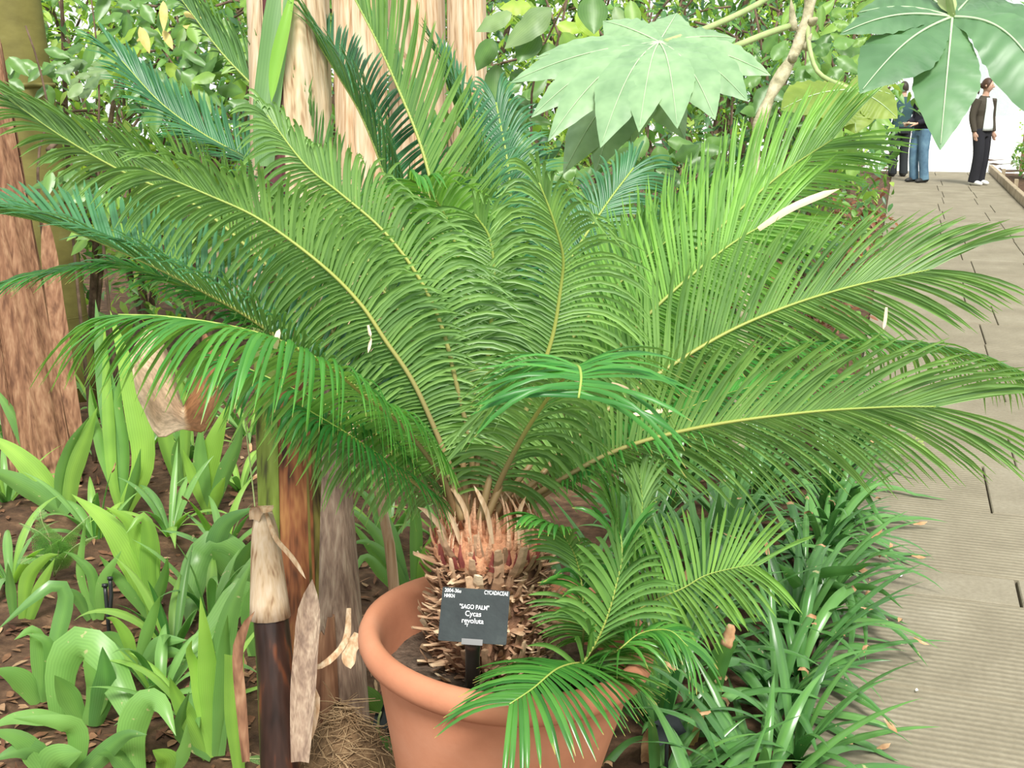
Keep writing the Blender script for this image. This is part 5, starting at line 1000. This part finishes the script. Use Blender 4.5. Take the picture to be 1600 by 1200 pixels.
m_ = MB(); tube(m_, resample([b - UPZ * .02, b + UPZ * 1.0 + RT * .01, b + UPZ * 2.9], 10), [.12 - .002 * i for i in range(11)], 12); m_.build('trunk', M['redwood_sheath'], q)
shr = MB()
for k in range(260):
    p = b + UPZ * 2.9 + Vector((RND.gauss(0, .35), RND.gauss(0, .35), RND.gauss(0, .3))); a = RND.uniform(0, 6.28); add_leaf(shr, p, Vector((math.cos(a), math.sin(a), -.5)), Vector((0, -.3, 1)), .2, .08, RND.random())
shr.build('foliage', M['bg_mid'], q, kind='stuff')

# low filling plants, left bed
for i, (px, py, lb) in enumerate([(150, 840, 'low strap plant behind the bright fan of the left bed'), (265, 830, 'low strap plant under the folded dry sheath'), (375, 760, 'low strap plant half behind the banana stem'), (110, 700, 'low strap plant at the foot of the reddish stem'), (230, 700, 'low strap plant behind the tall pale leaves'), (20, 700, 'low strap plant at the left edge near the reddish stem'),
                                  (270, 1010, 'low strap plant left of the blackened stub'), (330, 960, 'low strap plant under the broad greyish leaves'), (310, 620, 'low strap plant behind the folded dry sheath'), (250, 1085, 'low strap plant under the fan next to the stub'), (15, 905, 'low strap plant behind the small upright edge leaves'), (600, 850, 'low strap plant between the leaning stalk and the banana stem'), (700, 850, 'low strap plant behind the pot and the palm trunk'), (300, 1120, 'low strap plant between the corner leaves and the blackened stub'), (350, 860, 'low strap plant left of the mottled banana sheath'), (10, 780, 'low strap plant at the left edge in front of the reddish stem'), (160, 650, 'low strap plant right of the reddish stem'), (300, 710, 'low strap plant directly below the folded dry sheath'), (390, 680, 'low strap plant under the lowest left frond'), (60, 640, 'low strap plant in shade right beside the reddish stem'), (560, 760, 'low strap plant in shade behind the leaning stalk')]):
    rosette('strap_leaf_plant', lb, 'plant', G(px, py), 10, .34, .036, ['strap_mid', 'strap_bright', 'strap_mid'], elev=(40, 86), droop=(15, 110), group='low filling plants of the left bed', seed=800 + i, dead=.15)
# leaf litter on the left bed soil: past counting
m_ = MB()
for k in range(1500):
    p = G(RND.uniform(-40, 700), RND.uniform(640, 1230)); p.z = soil_z(p.x, p.y) + .006
    a = RND.uniform(0, 6.28); add_leaf(m_, p, Vector((math.cos(a), math.sin(a), RND.uniform(-.1, .25))), Vector((RND.gauss(0, .3), RND.gauss(0, .3), 1)), RND.uniform(.02, .07), RND.uniform(.006, .028), RND.random(), RND.uniform(-.3, .3))
tag(m_.build('leaf_litter', surf('leaf_litter', [(0.0, (0.07, 0.03, 0.018)), (0.5, (0.18, 0.085, 0.045)), (0.85, (0.30, 0.17, 0.09)), (1.0, (0.48, 0.34, 0.2))], 30, .9, use_tint=True), kind='stuff'), 'brown leaf litter scattered over the left bed soil', 'leaf litter')
# fallen scraps on the paving
for i, (px, py, l, mt, lb) in enumerate([(1356, 930, .035, 'dead_tip', 'curled tan scrap on the paving beside the arching border leaves'), (1407, 901, .020, 'white_print', 'white petal lying in the middle of the paving'), (1350, 893, .05, 'dead_tip', 'orange brown dead leaf curled at the path edge'), (1322, 1162, .06, 'dead_tip', 'torn brown dead leaf at the path edge near the bottom'), (1432, 1081, .014, 'white_print', 'small white petal on the lower paving'), (1418, 1006, .01, 'white_print', 'tiny white speck on the ribbed paving'), (1305, 820, .05, 'dead_tip', 'brown dead leaf tangled at the border edge further back')]):
    p = G(px, py, .004); m_ = MB(); a = RND.uniform(0, 6.28); h = Vector((math.cos(a), math.sin(a), 0)); P = [p + h * (l * (j / 6 - .5)) + UPZ * (.006 + .25 * l * (j / 6 - .5) ** 2 * 4 * .3) for j in range(7)]
    strap(m_, P, l * .5, Vector((-h.y, h.x, .2)), .4, wprof_arch, wave=.25); tag(m_.build('fallen_leaf' if mt == 'dead_tip' else 'fallen_petal', M[mt], loc=p), lb, 'dead leaf' if mt == 'dead_tip' else 'petal')
# small white flowers by the banana stem and in the bed
for i, (px, py, d, lb) in enumerate([(378, 615, 2.6, 'small white flower beside the banana stem under the left fronds')]):
    c = U(px, py, d); q = thing('white_flower', lb, 'flower', Vector((c.x, c.y, 0)))
    m_ = MB(); tube(m_, resample(catmull([Vector((c.x + .02, c.y + .02, -.01)), Vector((c.x + .015, c.y + .01, c.z * .6)), c], 10), 8), .0018, 5); m_.build('stalk', M['petiole'], q)
    for k in range(5):
        a = 2 * math.pi * k / 5; m_ = MB(); add_leaf(m_, c, RT * math.cos(a) + CUP * math.sin(a) - FW * .3, -FW, .016 if i == 0 else .011, .009, .5); m_.build('petal', M['white_print'], q)

# ================================================================== PEOPLE ON THE PATH
def person(label, foot, facing, H_, cl, holding=False, look=0.0):
    """foot: ground point; facing: unit vector; body one surface, clothes and hair as children"""
    f = Vector(foot); q = thing('person', label, 'person', f); F = Vector(facing).normalized(); Rr = F.cross(UPZ).normalized(); k = H_ / 1.72
    def X(r, fw, z): return f + Rr * (r * k) + F * (fw * k) + UPZ * (z * k)
    def limb(m_, pts, rad, n=10, kk=10, flat=1.0, g=0.0):
        P = resample(catmull(pts, 24), n); R_ = [rad[0] + 0.0] if False else [np.interp(i / n, np.linspace(0, 1, len(rad)), rad) * k + g for i in range(n + 1)]
        tube(m_, P, R_, kk, flat=flat, side0=Rr)
    hipL, hipR = X(-.09, 0, .90), X(.09, 0, .90)
    legs = [[X(sx * .09, 0, .92), X(sx * .10, .03 + .02 * sx, .50), X(sx * .11, .02 * sx - .02, .09)] for sx in (-1, 1)]
    if holding: arms = [[X(sx * .19, 0, 1.40), X(sx * .25, -.04, 1.13), X(sx * .12, .20, 1.02)] for sx in (-1, 1)]
    else: arms = [[X(sx * .19, 0, 1.40), X(sx * .25, -.02, 1.13), X(sx * .24, .04, .88)] for sx in (-1, 1)]
    torso = [X(0, -.01, .88), X(0, 0, 1.0), X(0, -.01, 1.15), X(0, 0, 1.32), X(0, -.01, 1.42), X(0, 0, 1.475)]
    body = MB()
    limb(body, torso, [.15, .155, .135, .155, .13, .06], 12, 16, .66)
    limb(body, [X(0, 0, 1.44), X(0, .015, 1.56)], [.055, .05], 4, 12)
    hc = X(0, .03, 1.625); hd = (Quaternion(UPZ, look) @ F).normalized(); hs = hd.cross(UPZ)
    vs = []
    for a in range(13):
        th = math.pi * a / 12
        for b_ in range(16):
            ph = 2 * math.pi * b_ / 16; jaw = 1 - .22 * max(0, math.cos(th) * -1)
            vs.append(hc + hs * (.075 * k * math.sin(th) * math.cos(ph) * jaw) + hd * (.093 * k * math.sin(th) * math.sin(ph) * jaw) + UPZ * (.118 * k * math.cos(th)))
    body.add(vs, [(a * 16 + b_, (a + 1) * 16 + b_, (a + 1) * 16 + (b_ + 1) % 16, a * 16 + (b_ + 1) % 16) for a in range(12) for b_ in range(16)])
    tube(body, [hc + hd * .085 * k + UPZ * .02 * k, hc + hd * .108 * k - UPZ * .02 * k, hc + hd * .088 * k - UPZ * .03 * k], [.010 * k, .016 * k, .012 * k], 8)          # nose
    for sg in (1, -1):
        tube(body, [hc + hs * (sg * .070 * k) + UPZ * .02 * k, hc + hs * (sg * .084 * k) - hd * .01 * k, hc + hs * (sg * .072 * k) - UPZ * .03 * k], [.012 * k, .018 * k, .010 * k], 8, flat=.6)   # ears
    for L_ in legs: limb(body, L_, [.082, .07, .056, .05, .038], 12, 12)
    for L_ in arms:
        limb(body, L_, [.05, .042, .036, .03, .026], 12, 10)
        wr = L_[-1]; dirn = (L_[-1] - L_[-2]).normalized(); across = dirn.cross(UPZ); across = across.normalized() if across.length > .3 else F
        tube(body, resample([wr - dirn * .01 * k, wr + dirn * .09 * k], 4), [.028 * k, .036 * k, .040 * k, .040 * k, .034 * k], 10, flat=.5, side0=across)
        for j, fl_ in enumerate((.062, .075, .078, .068)):
            s_ = (j - 1.5) * .019 * k; p0 = wr + dirn * .08 * k + across * s_; p1 = p0 + dirn * fl_ * .5 * k; p2 = p1 + (dirn * .8 + F * .3 - UPZ * .2).normalized() * fl_ * .5 * k
            tube(body, [p0, p1, p2], [.0095 * k, .009 * k, .007 * k], 7)
        p0 = wr + dirn * .03 * k + across * .034 * k; tube(body, [p0, p0 + (dirn * .7 + across * .6) * .035 * k, p0 + (dirn * .95 + across * .4) * .062 * k], [.012 * k, .010 * k, .008 * k], 7)
    bo = body.build('body', plain(label[:12] + '_skin', cl['skin'], .6), q)
    rm = bo.modifiers.new('one_surface', 'REMESH'); rm.mode = 'VOXEL'; rm.voxel_size = .009; rm.use_smooth_shade = True
    sm = bo.modifiers.new('soften', 'SMOOTH'); sm.iterations = 2
    # face
    m_ = MB()
    for sg in (1, -1):
        c = hc + hd * .088 * k + hs * (sg * .030 * k) + UPZ * .012 * k; vs = [c + (hs * math.cos(t_) * .012 + UPZ * math.sin(t_) * .006) * k + hd * .003 for t_ in [j * .785 for j in range(8)]]
        m_.add(vs + [c + hd * .008 * k], [(j, (j + 1) % 8, 8) for j in range(8)])
    m_.build('eyes', plain('eye_dark', (.03, .02, .015), .3), q)
    m_ = MB(); c = hc + hd * .086 * k - UPZ * .058 * k; tube(m_, [c - hs * .022 * k - hd * .006, c + hd * .004, c + hs * .022 * k - hd * .006], [.003, .006, .003], 6); m_.build('mouth', plain('lip', (.42, .16, .13), .5), q)
    # hair
    m_ = MB(); vs = []
    for a in range(9):
        th = math.pi * .62 * a / 8
        for b_ in range(18):
            ph = 2 * math.pi * b_ / 18; front_ = math.sin(ph); lim = 1.0 if front_ < .25 else max(.45, 1 - .75 * (front_ - .25)); t2 = th * lim
            vs.append(hc + hs * (.084 * k * math.sin(t2) * math.cos(ph)) + hd * (.102 * k * math.sin(t2) * math.sin(ph) - .006 * k) + UPZ * (.129 * k * math.cos(t2)))
    m_.add(vs, [(a * 18 + b_, (a + 1) * 18 + b_, (a + 1) * 18 + (b_ + 1) % 18, a * 18 + (b_ + 1) % 18) for a in range(8) for b_ in range(18)])
    if cl.get('tail'): tube(m_, resample(catmull([hc - hd * .09 * k + UPZ * .02 * k, hc - hd * .15 * k - UPZ * .03 * k, hc - hd * .14 * k - UPZ * .14 * k], 10), 8), [.03 * k, .034 * k, .034 * k, .032 * k, .03 * k, .026 * k, .022 * k, .016 * k, .006 * k], 9)
    m_.build('hair', plain(label[:12] + '_hair', cl['hair'], .5), q)
    # trousers, one garment
    m_ = MB(); limb(m_, [X(0, -.01, .80), X(0, -.01, .92), X(0, 0, 1.02)], [.165, .168, .158], 6, 16, .72)
    for L_ in legs: limb(m_, [L_[0], L_[1], L_[2] - UPZ * .04 * k], [.105, .095, .085, .080, .082], 12, 14)
    to = m_.build('trousers', cl['trousers'], q); rm = to.modifiers.new('one_surface', 'REMESH'); rm.mode = 'VOXEL'; rm.voxel_size = .012; rm.use_smooth_shade = True
    # top / jacket
    m_ = MB(); limb(m_, [X(0, -.01, .90)] + torso[1:5] + [X(0, -.005, 1.465)], [.178, .180, .165, .18, .158, .085], 12, 18, .70)
    for L_ in arms: limb(m_, [L_[0] + UPZ * .01, L_[1], L_[2]], [.074, .066, .058, .052, .046], 12, 12)
    jo = m_.build('jacket', cl['top'], q); rm = jo.modifiers.new('one_surface', 'REMESH'); rm.mode = 'VOXEL'; rm.voxel_size = .012; rm.use_smooth_shade = True
    if cl.get('shirt'):
        m_ = MB(); n = 10; vs = []
        for i in range(n + 1):
            z = .90 + .53 * i / n
            for j in range(7):
                a = math.radians(-42 + 84 * j / 6); rr_ = (.186 + .006 * math.sin(i)) * (1 - .25 * max(0, (i - 7) / 3)); vs.append(X(rr_ * math.sin(a) * (1 - .35 * i / n), rr_ * .74 * math.cos(a) + .004, z))
        m_.add(vs, [(i * 7 + j, i * 7 + j + 1, (i + 1) * 7 + j + 1, (i + 1) * 7 + j) for i in range(n) for j in range(6)])
        so = m_.build('shirt_front', cl['shirt'], q); s_ = so.modifiers.new('thickness', 'SOLIDIFY'); s_.thickness = .01; s_.offset = 0
    for L_ in legs:
        a = L_[2]; m_ = MB(); P = [Vector((a.x, a.y, f.z + .045 * k)) - F * .07 * k, Vector((a.x, a.y, f.z + .05 * k)) + F * .02 * k, Vector((a.x, a.y, f.z + .04 * k)) + F * .12 * k, Vector((a.x, a.y, f.z + .03 * k)) + F * .185 * k]
        tube(m_, resample(catmull(P, 12), 8), [.032 * k, .045 * k, .046 * k, .046 * k, .045 * k, .044 * k, .042 * k, .036 * k, .018 * k], 12, flat=.9, side0=Rr); m_.build('shoe', cl['shoe'], q)
    if holding:
        m_ = MB(); c = X(0, .29, 1.02); vs = [c + Rr * (.10 * a) + F * (.06 * b_) + UPZ * (.012 * c_) for a in (-1, 1) for b_ in (-1, 1) for c_ in (-1, 1)]
        m_.add(vs, [(0, 1, 3, 2), (4, 6, 7, 5), (0, 4, 5, 1), (2, 3, 7, 6), (0, 2, 6, 4), (1, 5, 7, 3)]); tag(m_.build('booklet', plain('booklet', (.75, .6, .42)), smooth=False, loc=c), 'small tan booklet held by the visitor in jeans', 'booklet')
    return q
denim = surf('denim', [(0.3, (0.06, 0.12, 0.20)), (0.6, (0.13, 0.24, 0.34)), (0.8, (0.24, 0.38, 0.46))], 5, .85); black = plain('black_cloth', (.022, .022, .028), .9)
person('person in blue jeans and a black top holding a booklet', G(1434, 285), (-.75, -.6, 0), 1.74, dict(skin=(.62, .38, .28), hair=(.05, .03, .02), trousers=denim, top=plain('black_knit', (.02, .02, .03), .9), shoe=plain('dark_shoe', (.03, .03, .03), .5)), holding=True)
person('person in an open dark jacket, pale shirt, black trousers and white trainers', G(1526, 289), (.72, -.62, 0), 1.76, dict(skin=(.62, .38, .28), hair=(.07, .035, .02), tail=True, trousers=black, top=plain('olive_jacket', (.065, .055, .04), .8), shirt=plain('pale_shirt', (.75, .82, .83), .8), shoe=plain('white_shoe', (.85, .85, .83), .5)), look=.35)
person('person in dark clothes half hidden by the yellowish lobed leaf', G(1402, 276), (-.3, 1, 0), 1.72, dict(skin=(.6, .38, .28), hair=(.04, .03, .02), trousers=plain('dark_trousers', (.03, .035, .04), .9), top=plain('dark_teal_coat', (.04, .09, .10), .8), shoe=plain('dark_boot', (.03, .03, .03), .5)))
